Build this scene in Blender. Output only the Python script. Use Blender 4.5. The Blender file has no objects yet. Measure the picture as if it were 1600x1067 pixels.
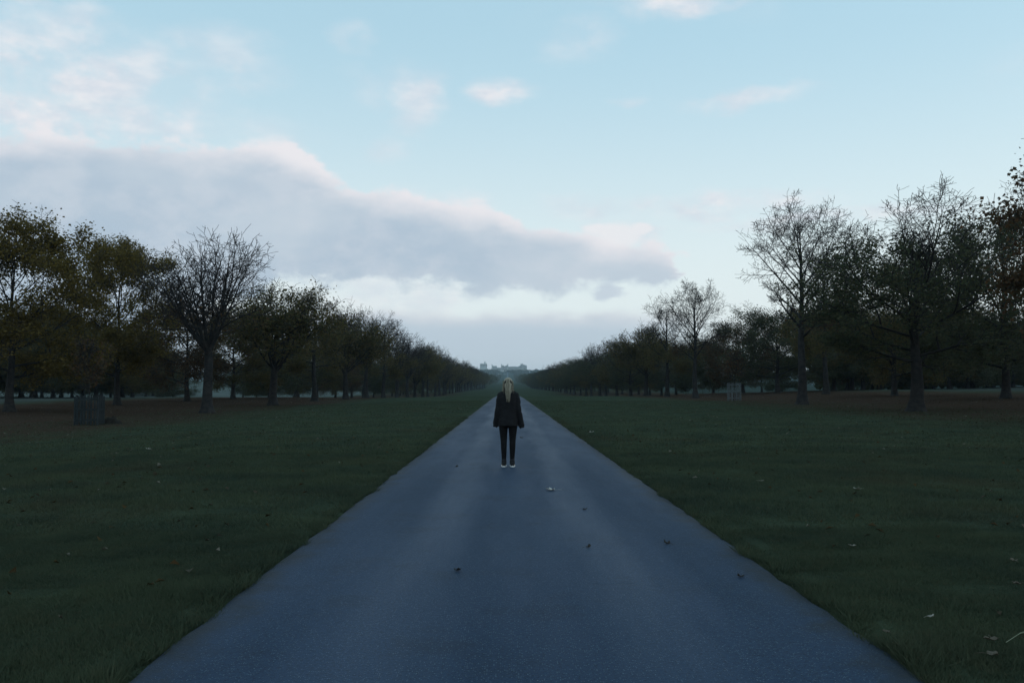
import bpy, bmesh, math, random
import numpy as np
from mathutils import Vector, Matrix, noise as mnoise

R = math.radians
scene = bpy.context.scene
col = scene.collection

# ------------------------------------------------------------------ camera
F_PX, CX, CY = 1400.0, 800.0, 533.5          # the photograph: 1600 x 1067
HORIZON, VPX = 604.0, 793.0                  # road vanishing point
CAM_H = 1.5
PITCH = math.atan((HORIZON - CY) / F_PX)
YAW = math.atan((VPX - CX) / F_PX)           # camera turned a little right of the road
cam_data = bpy.data.cameras.new('camera')
cam_data.sensor_width = 36.0
cam_data.lens = F_PX * 36.0 / 1600.0
cam_data.clip_start = 0.05
cam_data.clip_end = 30000.0
cam = bpy.data.objects.new('camera', cam_data)
cam.location = (0, 0, CAM_H)
cam.rotation_euler = (math.pi / 2 + PITCH, 0, YAW)
col.objects.link(cam)
scene.camera = cam

EXPOSURE = 0.60
SKY_STRENGTH = 0.15
SUN_EL, SUN_AZ = 9.0, 78.0                   # sun low beyond the right edge, hidden by trees and cloud
vs = scene.view_settings
vs.view_transform = 'Standard'
vs.look = 'None'
vs.exposure = EXPOSURE
vs.gamma = 1.0
vs.use_curve_mapping = False
scene.render.engine = 'CYCLES'
scene.cycles.use_denoising = True
scene.cycles.max_bounces = 4
scene.cycles.diffuse_bounces = 2
scene.cycles.transparent_max_bounces = 12
scene.cycles.volume_bounces = 0


def az_el(px, py):
    """azimuth (right of +Y) and elevation, in degrees, of a point of the sky"""
    d = Vector(((px - CX) / F_PX, 1.0, (CY - py) / F_PX))
    c, s = math.cos(PITCH), math.sin(PITCH)
    d = Vector((d.x, d.y * c - d.z * s, d.y * s + d.z * c))
    c, s = math.cos(YAW), math.sin(YAW)
    d = Vector((d.x * c - d.y * s, d.x * s + d.y * c, d.z)).normalized()
    return math.degrees(math.atan2(d.x, d.y)), math.degrees(math.asin(d.z))


# ------------------------------------------------------------------ world: sky with clouds
world = bpy.data.worlds.new('World')
scene.world = world
world.use_nodes = True
wt = world.node_tree
wt.nodes.clear()


class NT:
    """small helper for writing node maths"""
    def __init__(self, tree):
        self.t = tree

    def node(self, kind, **kw):
        n = self.t.nodes.new(kind)
        for k, v in kw.items():
            setattr(n, k, v)
        return n

    def put(self, sock, v):
        if isinstance(v, bpy.types.NodeSocket):
            self.t.links.new(v, sock)
        else:
            sock.default_value = v

    def m(self, op, a, b=None, c=None, clamp=False):
        n = self.node('ShaderNodeMath', operation=op, use_clamp=clamp)
        for i, v in enumerate((a, b, c)):
            if v is not None:
                self.put(n.inputs[i], v)
        return n.outputs[0]

    def v(self, op, a, b=None, scale=None):
        n = self.node('ShaderNodeVectorMath', operation=op)
        self.put(n.inputs[0], a)
        if b is not None:
            self.put(n.inputs[1], b)
        if scale is not None:
            self.put(n.inputs['Scale'], scale)
        return n.outputs['Value'] if op in ('LENGTH', 'DOT_PRODUCT') else n.outputs[0]

    def xyz(self, x, y, z):
        n = self.node('ShaderNodeCombineXYZ')
        for i, v in enumerate((x, y, z)):
            self.put(n.inputs[i], v)
        return n.outputs[0]

    def sep(self, v):
        n = self.node('ShaderNodeSeparateXYZ')
        self.put(n.inputs[0], v)
        return n.outputs

    def step(self, v, a, b, lo=0.0, hi=1.0, kind='SMOOTHSTEP'):
        n = self.node('ShaderNodeMapRange', interpolation_type=kind)
        for i, x in enumerate((v, a, b, lo, hi)):
            self.put(n.inputs[i], x)
        return n.outputs[0]

    def noise(self, vec, scale, detail=4.0, rough=0.55, color=False, dist=0.0):
        n = self.node('ShaderNodeTexNoise')
        if vec is not None:
            self.put(n.inputs['Vector'], vec)
        n.inputs['Scale'].default_value = scale
        n.inputs['Detail'].default_value = detail
        n.inputs['Roughness'].default_value = rough
        n.inputs['Distortion'].default_value = dist
        return n.outputs['Color'] if color else n.outputs[0]

    def mix(self, f, a, b):
        n = self.node('ShaderNodeMix', data_type='RGBA')
        self.put(n.inputs[0], f)
        for i, x in ((6, a), (7, b)):
            if isinstance(x, tuple) and len(x) == 3:
                x = x + (1.0,)
            self.put(n.inputs[i], x)
        return n.outputs[2]


def build_sky():
    w = NT(wt)
    sky = w.node('ShaderNodeTexSky')
    sky.sky_type = 'NISHITA'
    sky.sun_disc = False
    sky.sun_elevation = R(SUN_EL)
    sky.sun_rotation = R(SUN_AZ)
    sky.air_density = 1.0
    sky.dust_density = 0.6
    sky.ozone_density = 1.0
    tc = w.node('ShaderNodeTexCoord')
    d = tc.outputs['Generated']
    dx, dy, dz = w.sep(d)
    el0 = w.m('MULTIPLY', w.m('ARCSINE', dz), 57.29578)
    az0 = w.m('MULTIPLY', w.m('ARCTAN2', dx, dy), 57.29578)
    flat = w.v('MULTIPLY', d, (1.0, 1.0, 2.4))
    wc = w.v('SUBTRACT', w.noise(flat, 9.0, 5.0, 0.58, color=True), (0.5, 0.5, 0.5))
    wx, wy, _ = w.sep(wc)
    az = w.m('ADD', az0, w.m('MULTIPLY', wx, 7.0))
    el = w.m('ADD', el0, w.m('MULTIPLY', wy, 3.2))
    puffy = w.noise(w.v('MULTIPLY', d, (1.0, 1.0, 1.5)), 15.0, 6.0, 0.58)
    fine = w.noise(flat, 24.0, 6.0, 0.6)
    broad = w.noise(w.v('ADD', flat, (3.1, 1.7, 0.4)), 5.0, 4.0, 0.55)
    K = 1.0 / (SKY_STRENGTH * 2 ** EXPOSURE)

    def c(r, g, b):                       # what the eye would see -> radiance
        lin = [(x / 255 / 12.92) if x < 11 else ((x / 255 + 0.055) / 1.055) ** 2.4 for x in (r, g, b)]
        return tuple(x * K for x in lin)

    # clear sky and the pale veil near the horizon
    clear = w.v('MULTIPLY', sky.outputs[0], (1.08, 1.12, 1.02))
    veil = w.step(el0, -2.0, 15.0, 0.97, 0.0)
    base = w.mix(veil, clear, c(226, 239, 241))
    base = w.mix(w.step(el0, 4.0, 40.0, 0.94, 0.7), base, w.mix(w.step(el0, 2.0, 24.0), c(236, 246, 247), c(184, 221, 239)))

    # thin wisps and small clouds: (x, y, rx, ry, strength) in the photograph, turned into sky angles
    blobs = [(640, 150, 60, 52, .75), (605, 232, 42, 30, .42), (795, 146, 62, 22, .95), (1165, 149, 105, 17, .75),
             (985, 158, 40, 10, .40), (560, 62, 45, 28, .32), (553, 130, 40, 34, .34), (350, 92, 85, 50, .50),
             (340, 130, 70, 22, .55), (140, 46, 55, 42, .62), (50, 6, 55, 16, .50), (270, 150, 95, 26, .45),
             (1055, 4, 130, 26, .85), (910, 62, 75, 38, .35), (110, 110, 190, 80, .95), (40, 170, 230, 55, 1.0),
             (200, 185, 260, 40, .80), (415, 236, 80, 30, .80), (980, 362, 62, 30, 1.0), (1090, 318, 230, 22, 1.0),
             (1290, 338, 210, 16, .80), (700, 312, 90, 24, .70), (560, 462, 120, 40, .55), (650, 470, 100, 34, .6),
             (-260, 120, 300, 90, .7), (1900, 60, 260, 50, .5), (2300, 260, 420, 60, .6)]
    p = w.xyz(az, el, 0.0)
    wisps = None
    for x, y, rx, ry, s in blobs:
        a0, e0 = az_el(x, y)
        k = 57.29578 / F_PX
        q = w.v('LENGTH', w.v('MULTIPLY', w.v('SUBTRACT', p, (a0, e0, 0.0)), (1 / (rx * k), 1 / (ry * k), 0.0)))
        b = w.step(q, 1.25, 0.15, 0.0, s)
        wisps = b if wisps is None else w.m('MAXIMUM', wisps, b)
    tex = w.step(puffy, 0.36, 0.60)
    wisps = w.m('MULTIPLY', wisps, w.m('ADD', w.m('MULTIPLY', tex, 0.75), 0.25))
    # loose cloud higher up and all around, as the sky in view goes on
    allround = w.m('MULTIPLY', w.step(broad, 0.52, 0.78), w.step(el0, 20.0, 32.0, 0.0, 0.8))
    wisps = w.m('MAXIMUM', wisps, allround)
    puff = w.mix(w.step(fine, 0.35, 0.7), c(216, 224, 234), c(242, 240, 243))
    out = w.mix(wisps, base, puff)

    # low grey band over the horizon
    band_top = w.m('ADD', w.m('MULTIPLY', w.m('SUBTRACT', broad, 0.5), 3.0), 4.55)
    below = w.m('SUBTRACT', band_top, w.m('ADD', el0, w.m('MULTIPLY', wy, 1.6)))
    band = w.m('MULTIPLY', w.step(below, -0.35, 0.55), w.step(el0, -1.0, 3.2, 0.35, 0.85))
    band = w.m('MULTIPLY', band, w.step(az0, 14.0, 7.0, 0.15, 1.0))
    out = w.mix(band, out, w.mix(w.step(below, 0.0, 1.3), c(214, 220, 228), c(189, 205, 219)))

    # the long grey bank: upper and lower edge as curves of azimuth
    def curve(pts):
        n = w.node('ShaderNodeFloatCurve')
        cm = n.mapping
        cm.use_clip = False
        cv = cm.curves[0]
        pp = sorted(((a + 60) / 120, (e + 5) / 35) for a, e in (az_el(*q) for q in pts))
        pp = [(0.0, pp[0][1])] + pp + [(1.0, pp[-1][1])]
        while len(cv.points) < len(pp):
            cv.points.new(0.5, 0.5)
        for i, q in enumerate(pp):
            cv.points[i].location = q
            cv.points[i].handle_type = 'AUTO'
        cm.update()
        x = w.step(az, -60.0, 60.0, 0.0, 1.0, 'LINEAR')
        w.put(n.inputs['Value'], x)
        return w.m('SUBTRACT', w.m('MULTIPLY', n.outputs[0], 35.0), 5.0)

    top = curve([(0, 196), (110, 200), (230, 212), (330, 222), (400, 226), (450, 236), (500, 258), (560, 280),
                 (620, 294), (700, 306), (760, 316), (820, 334), (860, 342), (900, 358), (960, 370), (1010, 368),
                 (1048, 376), (1066, 392), (1080, 415), (1120, 470)])
    bot = curve([(0, 520), (300, 500), (400, 450), (450, 442), (500, 444), (560, 450), (640, 452), (720, 454),
                 (800, 456), (870, 458), (930, 454), (980, 446), (1030, 438), (1060, 428), (1080, 415), (1120, 380)])
    elb = w.m('ADD', el0, w.m('MULTIPLY', wy, 2.1))
    elb = w.m('ADD', elb, w.m('MULTIPLY', w.m('SUBTRACT', puffy, 0.5), -4.2))
    din = w.m('SUBTRACT', top, elb)
    dlo = w.m('SUBTRACT', elb, bot)
    dens = w.m('MULTIPLY', w.step(din, -0.1, 0.6), w.step(dlo, -0.3, 0.6))
    dens = w.m('MULTIPLY', dens, w.step(az0, -150.0, -70.0))
    body = w.mix(w.step(broad, 0.35, 0.68), c(178, 196, 213), c(197, 210, 222))
    body = w.mix(w.step(puffy, 0.44, 0.68, 0.0, 0.5), body, c(209, 217, 227))
    lit = w.m('SUBTRACT', din, w.m('MULTIPLY', w.m('SUBTRACT', puffy, 0.5), 5.5))
    shade = w.mix(w.step(lit, 0.1, 2.3), c(238, 236, 240), body)
    out = w.mix(w.m('MULTIPLY', dens, 0.97), out, shade)

    # small dark scud under the bank's end and bright heads on it
    a0, e0 = az_el(942, 458)
    q = w.v('LENGTH', w.v('MULTIPLY', w.v('SUBTRACT', p, (a0, e0, 0.0)), (1 / 1.1, 1 / 0.5, 0.0)))
    out = w.mix(w.step(q, 1.2, 0.3, 0.0, 0.75), out, c(196, 208, 222))
    head = None
    for x, y, rx, ry in ((968, 366, 44, 20), (1003, 357, 20, 11), (940, 360, 30, 12)):
        a0, e0 = az_el(x, y)
        k = 57.29578 / F_PX
        q = w.v('LENGTH', w.v('MULTIPLY', w.v('SUBTRACT', w.xyz(w.m('ADD', az0, w.m('MULTIPLY', wx, 2.5)), w.m('ADD', el0, w.m('MULTIPLY', wy, 1.6)), 0.0), (a0, e0, 0.0)), (1 / (rx * k), 1 / (ry * k), 0.0)))
        b = w.step(q, 1.15, 0.55)
        head = b if head is None else w.m('MAXIMUM', head, b)
    out = w.mix(w.m('MULTIPLY', head, 0.85), out, c(240, 240, 243))

    bg = w.node('ShaderNodeBackground')
    bg.inputs[1].default_value = SKY_STRENGTH
    wt.links.new(out, bg.inputs[0])
    o = w.node('ShaderNodeOutputWorld')
    wt.links.new(bg.outputs[0], o.inputs[0])


build_sky()
world.cycles.sampling_method = 'MANUAL'
world.cycles.sample_map_resolution = 1024

sun_data = bpy.data.lights.new('sun', 'SUN')
sun_data.energy = 0.06
sun_data.angle = R(20)
sun_data.color = (1.0, 0.92, 0.82)
sun = bpy.data.objects.new('sun', sun_data)
sd = Vector((math.sin(R(SUN_AZ)) * math.cos(R(SUN_EL)), math.cos(R(SUN_AZ)) * math.cos(R(SUN_EL)), math.sin(R(SUN_EL))))
sun.rotation_euler = (-sd).to_track_quat('-Z', 'Y').to_euler()
sun.location = (-40, -60, 40)
col.objects.link(sun)


# ------------------------------------------------------------------ helpers
def tag(o, label=None, cat=None, group=None, kind=None):
    for k, v in (('label', label), ('category', cat), ('group', group), ('kind', kind)):
        if v:
            o[k] = v
    return o


def obj(name, mesh, parent=None, loc=None):
    o = bpy.data.objects.new(name, mesh)
    col.objects.link(o)
    if parent:
        o.parent = parent
    if loc:
        o.location = loc
    return o


def empty(name, loc=(0, 0, 0), rz=0.0, s=1.0):
    o = bpy.data.objects.new(name, None)
    o.empty_display_size = 0.2
    o.location = loc
    o.rotation_euler = (0, 0, rz)
    o.scale = (s, s, s)
    col.objects.link(o)
    return o


def mesh_np(name, verts, faces_flat, sizes, mats, mat_index=None, smooth=False):
    """mesh from numpy arrays; sizes = vertex count of each face"""
    me = bpy.data.meshes.new(name)
    verts = np.asarray(verts, dtype=np.float32)
    faces_flat = np.asarray(faces_flat, dtype=np.int32)
    sizes = np.asarray(sizes, dtype=np.int32)
    me.vertices.add(len(verts))
    me.vertices.foreach_set('co', verts.ravel())
    me.loops.add(len(faces_flat))
    me.loops.foreach_set('vertex_index', faces_flat)
    me.polygons.add(len(sizes))
    starts = np.concatenate(([0], np.cumsum(sizes)[:-1])).astype(np.int32)
    me.polygons.foreach_set('loop_start', starts)
    me.polygons.foreach_set('loop_total', sizes)
    if mat_index is not None:
        me.polygons.foreach_set('material_index', np.asarray(mat_index, dtype=np.int32))
    if smooth:
        me.polygons.foreach_set('use_smooth', np.ones(len(sizes), dtype=bool))
    for m_ in mats:
        me.materials.append(m_)
    me.update(calc_edges=True)
    me.validate()
    return me


def bm_mesh(name, bm, mat, smooth=False):
    me = bpy.data.meshes.new(name)
    bm.normal_update()
    bm.to_mesh(me)
    bm.free()
    if mat:
        me.materials.append(mat)
    if smooth:
        for p in me.polygons:
            p.use_smooth = True
    return me


def bm_box(bm, c, s, taper=1.0, rot=None):
    r = bmesh.ops.create_cube(bm, size=1.0)
    for v in r['verts']:
        k = taper if v.co.z > 0 else 1.0
        v.co = Vector((v.co.x * s[0] * k, v.co.y * s[1] * k, v.co.z * s[2]))
        if rot:
            v.co = rot @ v.co
        v.co += Vector(c)
    return r['verts']


class Tubes:
    """collects tapered tubes as plain lists"""
    def __init__(self):
        self.v, self.f, self.s, self.m = [], [], [], []

    def add(self, pts, rad, sides, mat=0, cap=False):
        base = len(self.v)
        n = len(pts)
        t = (pts[1] - pts[0]).normalized()
        a = Vector((0, 0, 1)) if abs(t.z) < 0.9 else Vector((1, 0, 0))
        u = t.cross(a).normalized()
        for i in range(n):
            if i < n - 1:
                t = (pts[i + 1] - pts[i]).normalized()
            u = (u - t * u.dot(t)).normalized()
            w_ = t.cross(u)
            for k in range(sides):
                an = 2 * math.pi * k / sides
                q = pts[i] + (u * math.cos(an) + w_ * math.sin(an)) * rad[i]
                self.v.append((q.x, q.y, q.z))
        for i in range(n - 1):
            for k in range(sides):
                a0 = base + i * sides + k
                a1 = base + i * sides + (k + 1) % sides
                self.f += [a0, a1, a1 + sides, a0 + sides]
                self.s.append(4)
                self.m.append(mat)
        if cap:
            self.f += [base + (n - 1) * sides + k for k in range(sides)]
            self.s.append(sides)
            self.m.append(mat)
            self.f += [base + k for k in reversed(range(sides))]
            self.s.append(sides)
            self.m.append(mat)


# ------------------------------------------------------------------ materials
def material(name):
    m_ = bpy.data.materials.new(name)
    m_.use_nodes = True
    t = m_.node_tree
    b = t.nodes['Principled BSDF']
    return m_, NT(t), b


def simple(name, c1, c2, scale=4.0, rough=0.8, bump=0.0, bscale=30.0, spec=0.3, detail=5.0):
    m_, n, b = material(name)
    tc = n.node('ShaderNodeTexCoord').outputs['Object']
    f = n.step(n.noise(tc, scale, detail, 0.6), 0.3, 0.7)
    n.put(b.inputs['Base Color'], n.mix(f, c1, c2))
    b.inputs['Roughness'].default_value = rough
    b.inputs['Specular IOR Level'].default_value = spec
    if bump:
        bp = n.node('ShaderNodeBump')
        bp.inputs['Strength'].default_value = bump
        n.put(bp.inputs['Height'], n.noise(tc, bscale, 4.0, 0.6))
        n.put(b.inputs['Normal'], bp.outputs[0])
    return m_


def leaf_material(name, stops, trans=0.35):
    """colour differs from leaf to leaf"""
    m_ = bpy.data.materials.new(name)
    m_.use_nodes = True
    t = m_.node_tree
    t.nodes.clear()
    n = NT(t)
    g = n.node('ShaderNodeNewGeometry')
    cr = n.node('ShaderNodeValToRGB')
    oi = n.node('ShaderNodeObjectInfo')
    f = n.m('ADD', n.m('MULTIPLY', g.outputs['Random Per Island'], 0.8), n.m('MULTIPLY', oi.outputs['Random'], 0.2))
    n.put(cr.inputs[0], f)
    e = cr.color_ramp.elements
    while len(e) < len(stops):
        e.new(0.5)
    for i, s in enumerate(stops):
        e[i].position = i / (len(stops) - 1)
        e[i].color = s + (1.0,)
    d = n.node('ShaderNodeBsdfDiffuse')
    n.put(d.inputs[0], cr.outputs[0])
    tr = n.node('ShaderNodeBsdfTranslucent')
    n.put(tr.inputs[0], cr.outputs[0])
    mx = n.node('ShaderNodeMixShader')
    mx.inputs[0].default_value = trans
    t.links.new(d.outputs[0], mx.inputs[1])
    t.links.new(tr.outputs[0], mx.inputs[2])
    o = n.node('ShaderNodeOutputMaterial')
    t.links.new(mx.outputs[0], o.inputs[0])
    return m_


M = {}
M['bark'] = simple('bark', (.017, .017, .018), (.037, .034, .032), 3.0, 0.95, 0.6, 14.0, 0.1)
M['twig'] = simple('twig', (.024, .024, .026), (.044, .039, .038), 2.0, 0.95, spec=0.1)
M['leaf_yellow'] = leaf_material('leaf_yellow', [(.070, .058, .023), (.120, .093, .029), (.169, .122, .036), (.084, .077, .036)])
M['leaf_olive'] = leaf_material('leaf_olive', [(.057, .059, .030), (.095, .089, .038), (.133, .096, .042), (.068, .073, .038)])
M['leaf_green'] = leaf_material('leaf_green', [(.046, .059, .038), (.068, .079, .046), (.087, .083, .046), (.057, .066, .042)])
M['leaf_brown'] = leaf_material('leaf_brown', [(.061, .038, .027), (.109, .062, .032), (.082, .065, .040), (.047, .046, .032)])
M['timber_dark'] = simple('damp_timber', (.012, .017, .019), (.026, .033, .036), 6.0, 0.9, 0.3, 40.0)
M['timber'] = simple('weathered_timber', (.07, .08, .085), (.13, .145, .15), 6.0, 0.9, 0.3, 40.0)
M['stone'] = simple('castle_stone', (.52, .52, .50), (.64, .63, .60), 0.05, 0.95)
M['slate'] = simple('slate', (.12, .13, .15), (.18, .19, .2), 0.1, 0.8)
M['glass'] = simple('window_glass', (.02, .025, .03), (.03, .035, .04), 1.0, 0.2, spec=0.5)


# ------------------------------------------------------------------ terrain
ROAD_C, ROAD_H = 0.095, 2.05


def sstep(a, b, x):
    t = min(1.0, max(0.0, (x - a) / (b - a)))
    return t * t * (3 - 2 * t)


ZC = [(-200, 0), (0, 0), (118, 0), (150, -.10), (205, -1.25), (300, -1.5), (450, -1.0), (650, -.6), (860, -.4),
      (1100, 1.5), (1500, 6.0), (1540, 5.6), (1900, 7.0), (2400, 16.0), (2800, 25.0), (3200, 42.0), (3500, 57.0), (3650, 62.0),
      (3900, 62.0), (4500, 45.0), (6500, 30.0)]


def zc(y):
    for (a, za), (b, zb) in zip(ZC, ZC[1:]):
        if y <= b:
            t = (y - a) / (b - a)
            if b < 500:
                t = t * t * (3 - 2 * t)
            return za + (zb - za) * t
    return ZC[-1][1]


def ground_z(x, y):
    xr = abs(x - ROAD_C)
    z = zc(y)
    far = 1.0 - sstep(900, 1600, y)
    if x < 0:
        low = .80 - .48 * sstep(45, 125, y)
        z -= sstep(5, 24, -x) * (1 - .45 * sstep(24, 40, -x)) * low * far
        z += 7.0 * sstep(75, 260, -x) * sstep(60, 300, y) * far
    else:
        z += (.60 * sstep(24, 39, x) + .5 * sstep(40, 60, x) + 1.4 * sstep(60, 130, x)) * far
    if xr > 2.3 and y < 400:
        k = min(1.0, (xr - 2.3) / 3)
        z += k * (.05 * mnoise.noise(Vector((x * .12, y * .12, 3.3))) + .02 * mnoise.noise(Vector((x * .6, y * .6, 9.1))))
    if xr < 2.3:
        z -= .035 * (1 - sstep(2.05, 2.3, xr))
    return z


def pick(px, py):
    """the point of the ground seen at this place in the photograph"""
    u, v = (px - VPX) / F_PX, (HORIZON - py) / F_PX
    y = 2.0
    while y < 4000:
        if CAM_H + v * y < ground_z(u * y, y):
            break
        y += max(.02, y * .002)
    return Vector((u * y, y, ground_z(u * y, y)))


def lines(near, far, step0, grow):
    out, s = [near], step0
    while out[-1] < far:
        out.append(out[-1] + s)
        s *= grow
    return out


xs_r = [0, .7, 1.4, 1.9, 2.05, 2.17, 2.3, 2.6, 3, 3.5] + [4 + i for i in range(0, 60)] + lines(66, 3900, 3, 1.12)
xs = sorted(set([ROAD_C + x for x in xs_r] + [ROAD_C - x for x in xs_r]))
ys = [-60, -30, -12, -5, 0] + lines(1.0, 6300, .16, 1.016)


def build_ground():
    V = np.array([(x, y, ground_z(x, y)) for y in ys for x in xs])
    nx, ny = len(xs), len(ys)
    i = np.arange(nx - 1)[None, :] + nx * np.arange(ny - 1)[:, None]
    f = np.stack([i, i + 1, i + 1 + nx, i + nx], axis=-1).reshape(-1)
    m_, n, b = material('grass_ground')
    pos = n.node('ShaderNodeNewGeometry').outputs['Position']
    px_, py_, pz_ = n.sep(pos)
    big = n.noise(pos, .07, 4.0, .6)
    mid = n.noise(pos, .55, 5.0, .6)
    fin = n.noise(pos, 9.0, 4.0, .65)
    tiny = n.noise(n.v('MULTIPLY', pos, (1.0, 1.0, .3)), 60.0, 3.0, .6)
    lawn = n.mix(n.step(mid, .3, .7), (.030, .043, .031), (.049, .065, .041))
    lawn = n.mix(n.step(fin, .45, .75, 0, .5), lawn, (.049, .051, .031))
    lawn = n.mix(n.step(n.noise(pos, .22, 5.0, .65), .5, .7, 0, .5), lawn, (.043, .038, .026))
    lawn = n.mix(n.step(tiny, .55, .75, 0, .5), lawn, (.013, .018, .015))
    # fallen leaves lie in a broad belt under the rows of trees
    wob = n.m('MULTIPLY', n.m('SUBTRACT', n.noise(pos, .11, 5.0, .65), .5), 16.0)
    ax = n.m('ADD', n.m('ABSOLUTE', px_), wob)
    belt = n.m('MULTIPLY', n.step(ax, 16.0, 24.0), n.step(ax, 56.0, 47.0))
    litter = n.mix(n.step(fin, .3, .7), (.034, .026, .021), (.065, .043, .030))
    litter = n.mix(n.step(mid, .5, .75, 0, .5), litter, (.031, .035, .023))
    c = n.mix(n.m('MULTIPLY', belt, n.step(py_, 520.0, 240.0)), lawn, litter)
    # pale meadow beyond the outer rows
    ax2 = n.m('ADD', n.m('ABSOLUTE', px_), n.m('MULTIPLY', wob, .4))
    left = n.m('LESS_THAN', px_, 0.0)
    mead = n.mix(left, (.040, .056, .050), n.mix(n.step(big, .35, .65), (.075, .092, .088), (.11, .13, .12)))
    mead = n.mix(n.step(n.m('ADD', py_, wob), 125.0, 215.0, .8, 0.0), mead, (.046, .052, .046))
    c = n.mix(n.step(ax2, 50.0, 60.0), c, mead)
    n.put(b.inputs['Base Color'], c)
    b.inputs['Roughness'].default_value = 1.0
    b.inputs['Specular IOR Level'].default_value = .0
    bp = n.node('ShaderNodeBump')
    bp.inputs['Strength'].default_value = .7
    bp.inputs['Distance'].default_value = .04
    n.put(bp.inputs['Height'], n.m('ADD', fin, n.m('MULTIPLY', tiny, .6)))
    n.put(b.inputs['Normal'], bp.outputs[0])
    o = obj('ground', mesh_np('ground', V, f, np.full((nx - 1) * (ny - 1), 4), [m_], smooth=True))
    tag(o, kind='structure')


def build_road():
    m_, n, b = material('asphalt')
    pos = n.node('ShaderNodeNewGeometry').outputs['Position']
    px_, py_, pz_ = n.sep(pos)
    stretched = n.v('MULTIPLY', pos, (1.0, .12, 1.0))
    patch = n.noise(stretched, .9, 5.0, .6)
    blot = n.noise(pos, 1.3, 6.0, .65)
    grit = n.noise(pos, 150.0, 2.0, .5)
    grit2 = n.noise(pos, 48.0, 3.0, .65)
    vo = n.node('ShaderNodeTexVoronoi')
    n.put(vo.inputs['Vector'], pos)
    vo.inputs['Scale'].default_value = 85.0
    chip = n.m('MULTIPLY', n.step(vo.outputs['Distance'], .42, .22), n.step(n.sep(vo.outputs['Color'])[0], .72, .84))
    # fine cracks, mostly along the road
    vc = n.node('ShaderNodeTexVoronoi', feature='DISTANCE_TO_EDGE')
    n.put(vc.inputs['Vector'], n.v('ADD', n.v('MULTIPLY', pos, (1.0, .45, 1.0)), n.v('SCALE', n.noise(pos, 3.0, 4.0, .6, color=True), scale=.35)))
    vc.inputs['Scale'].default_value = .55
    crack = n.m('MULTIPLY', n.step(vc.outputs['Distance'], .012, .003), n.step(n.noise(pos, .4, 3.0, .6), .52, .62))
    xr = n.m('SUBTRACT', px_, ROAD_C)
    xw = n.m('ADD', xr, n.m('MULTIPLY', n.m('SUBTRACT', n.noise(stretched, .7, 5.0, .65), .5), .9))
    # two worn wheel tracks
    tr = n.m('MAXIMUM', n.step(n.m('ABSOLUTE', n.m('SUBTRACT', xw, .78)), .40, .08), n.step(n.m('ABSOLUTE', n.m('ADD', xw, .80)), .42, .08))
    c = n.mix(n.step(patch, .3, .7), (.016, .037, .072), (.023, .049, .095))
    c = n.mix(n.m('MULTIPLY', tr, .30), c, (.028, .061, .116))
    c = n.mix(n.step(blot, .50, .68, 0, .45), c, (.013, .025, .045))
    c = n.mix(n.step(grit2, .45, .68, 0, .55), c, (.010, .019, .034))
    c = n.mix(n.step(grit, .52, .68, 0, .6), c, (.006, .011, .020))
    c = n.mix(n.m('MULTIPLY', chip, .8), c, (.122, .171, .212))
    c = n.mix(n.m('MULTIPLY', crack, .2), c, (.005, .009, .012))
    # soil and grit gather at the edges
    edge = n.step(n.m('ADD', n.m('ABSOLUTE', xr), n.m('MULTIPLY', n.m('SUBTRACT', n.noise(pos, 2.2, 6.0, .7), .5), .85)), 1.72, 2.10)
    c = n.mix(n.m('MULTIPLY', edge, .75), c, n.mix(n.step(grit2, .4, .65), (.013, .015, .015), (.030, .032, .030)))
    n.put(b.inputs['Base Color'], c)
    n.put(b.inputs['Roughness'], n.m('ADD', n.m('MULTIPLY', tr, -.08), n.step(patch, .3, .7, .66, .56)))
    b.inputs['Specular IOR Level'].default_value = .07
    b.inputs['Specular Tint'].default_value = (.62, .82, 1.0, 1.0)
    bp = n.node('ShaderNodeBump')
    bp.inputs['Strength'].default_value = .5
    bp.inputs['Distance'].default_value = .006
    n.put(bp.inputs['Height'], n.m('SUBTRACT', n.m('ADD', grit, n.m('ADD', n.m('MULTIPLY', grit2, .8), chip)), crack))
    n.put(b.inputs['Normal'], bp.outputs[0])
    prof = [-1, -.97, -.8, -.45, 0, .45, .8, .97, 1]
    V = []
    for y in ys:
        for k, t in enumerate(prof):
            x = ROAD_C + t * ROAD_H
            if abs(t) > .9:
                x += .03 * mnoise.noise(Vector((math.copysign(7, t), y * 1.6, 0))) + .022 * mnoise.noise(Vector((math.copysign(9, t), y * 4.7, 2))) + .025 * mnoise.noise(Vector((math.copysign(3, t), y * .17, 5)))
            z = zc(y) + .022 * (1 - t * t) - (.012 if abs(t) == 1 else 0)
            V.append((x, y, z))
    nx, ny = len(prof), len(ys)
    i = np.arange(nx - 1)[None, :] + nx * np.arange(ny - 1)[:, None]
    f = np.stack([i, i + 1, i + 1 + nx, i + nx], axis=-1).reshape(-1)
    tag(obj('road', mesh_np('road', V, f, np.full((nx - 1) * (ny - 1), 4), [m_], smooth=True)), kind='structure')


def road_z(x, y):
    t = (x - ROAD_C) / ROAD_H
    return zc(y) + .022 * (1 - t * t)


build_ground()
build_road()


# ------------------------------------------------------------------ trees
def rot_dir(d, angle, around):
    """tilt d by angle, in the direction given by the turn `around`"""
    a = Vector((0, 0, 1)) if abs(d.z) < .95 else Vector((1, 0, 0))
    u = d.cross(a).normalized()
    w_ = d.cross(u)
    side = u * math.cos(around) + w_ * math.sin(around)
    return (d * math.cos(angle) + side * math.sin(angle)).normalized()


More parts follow.
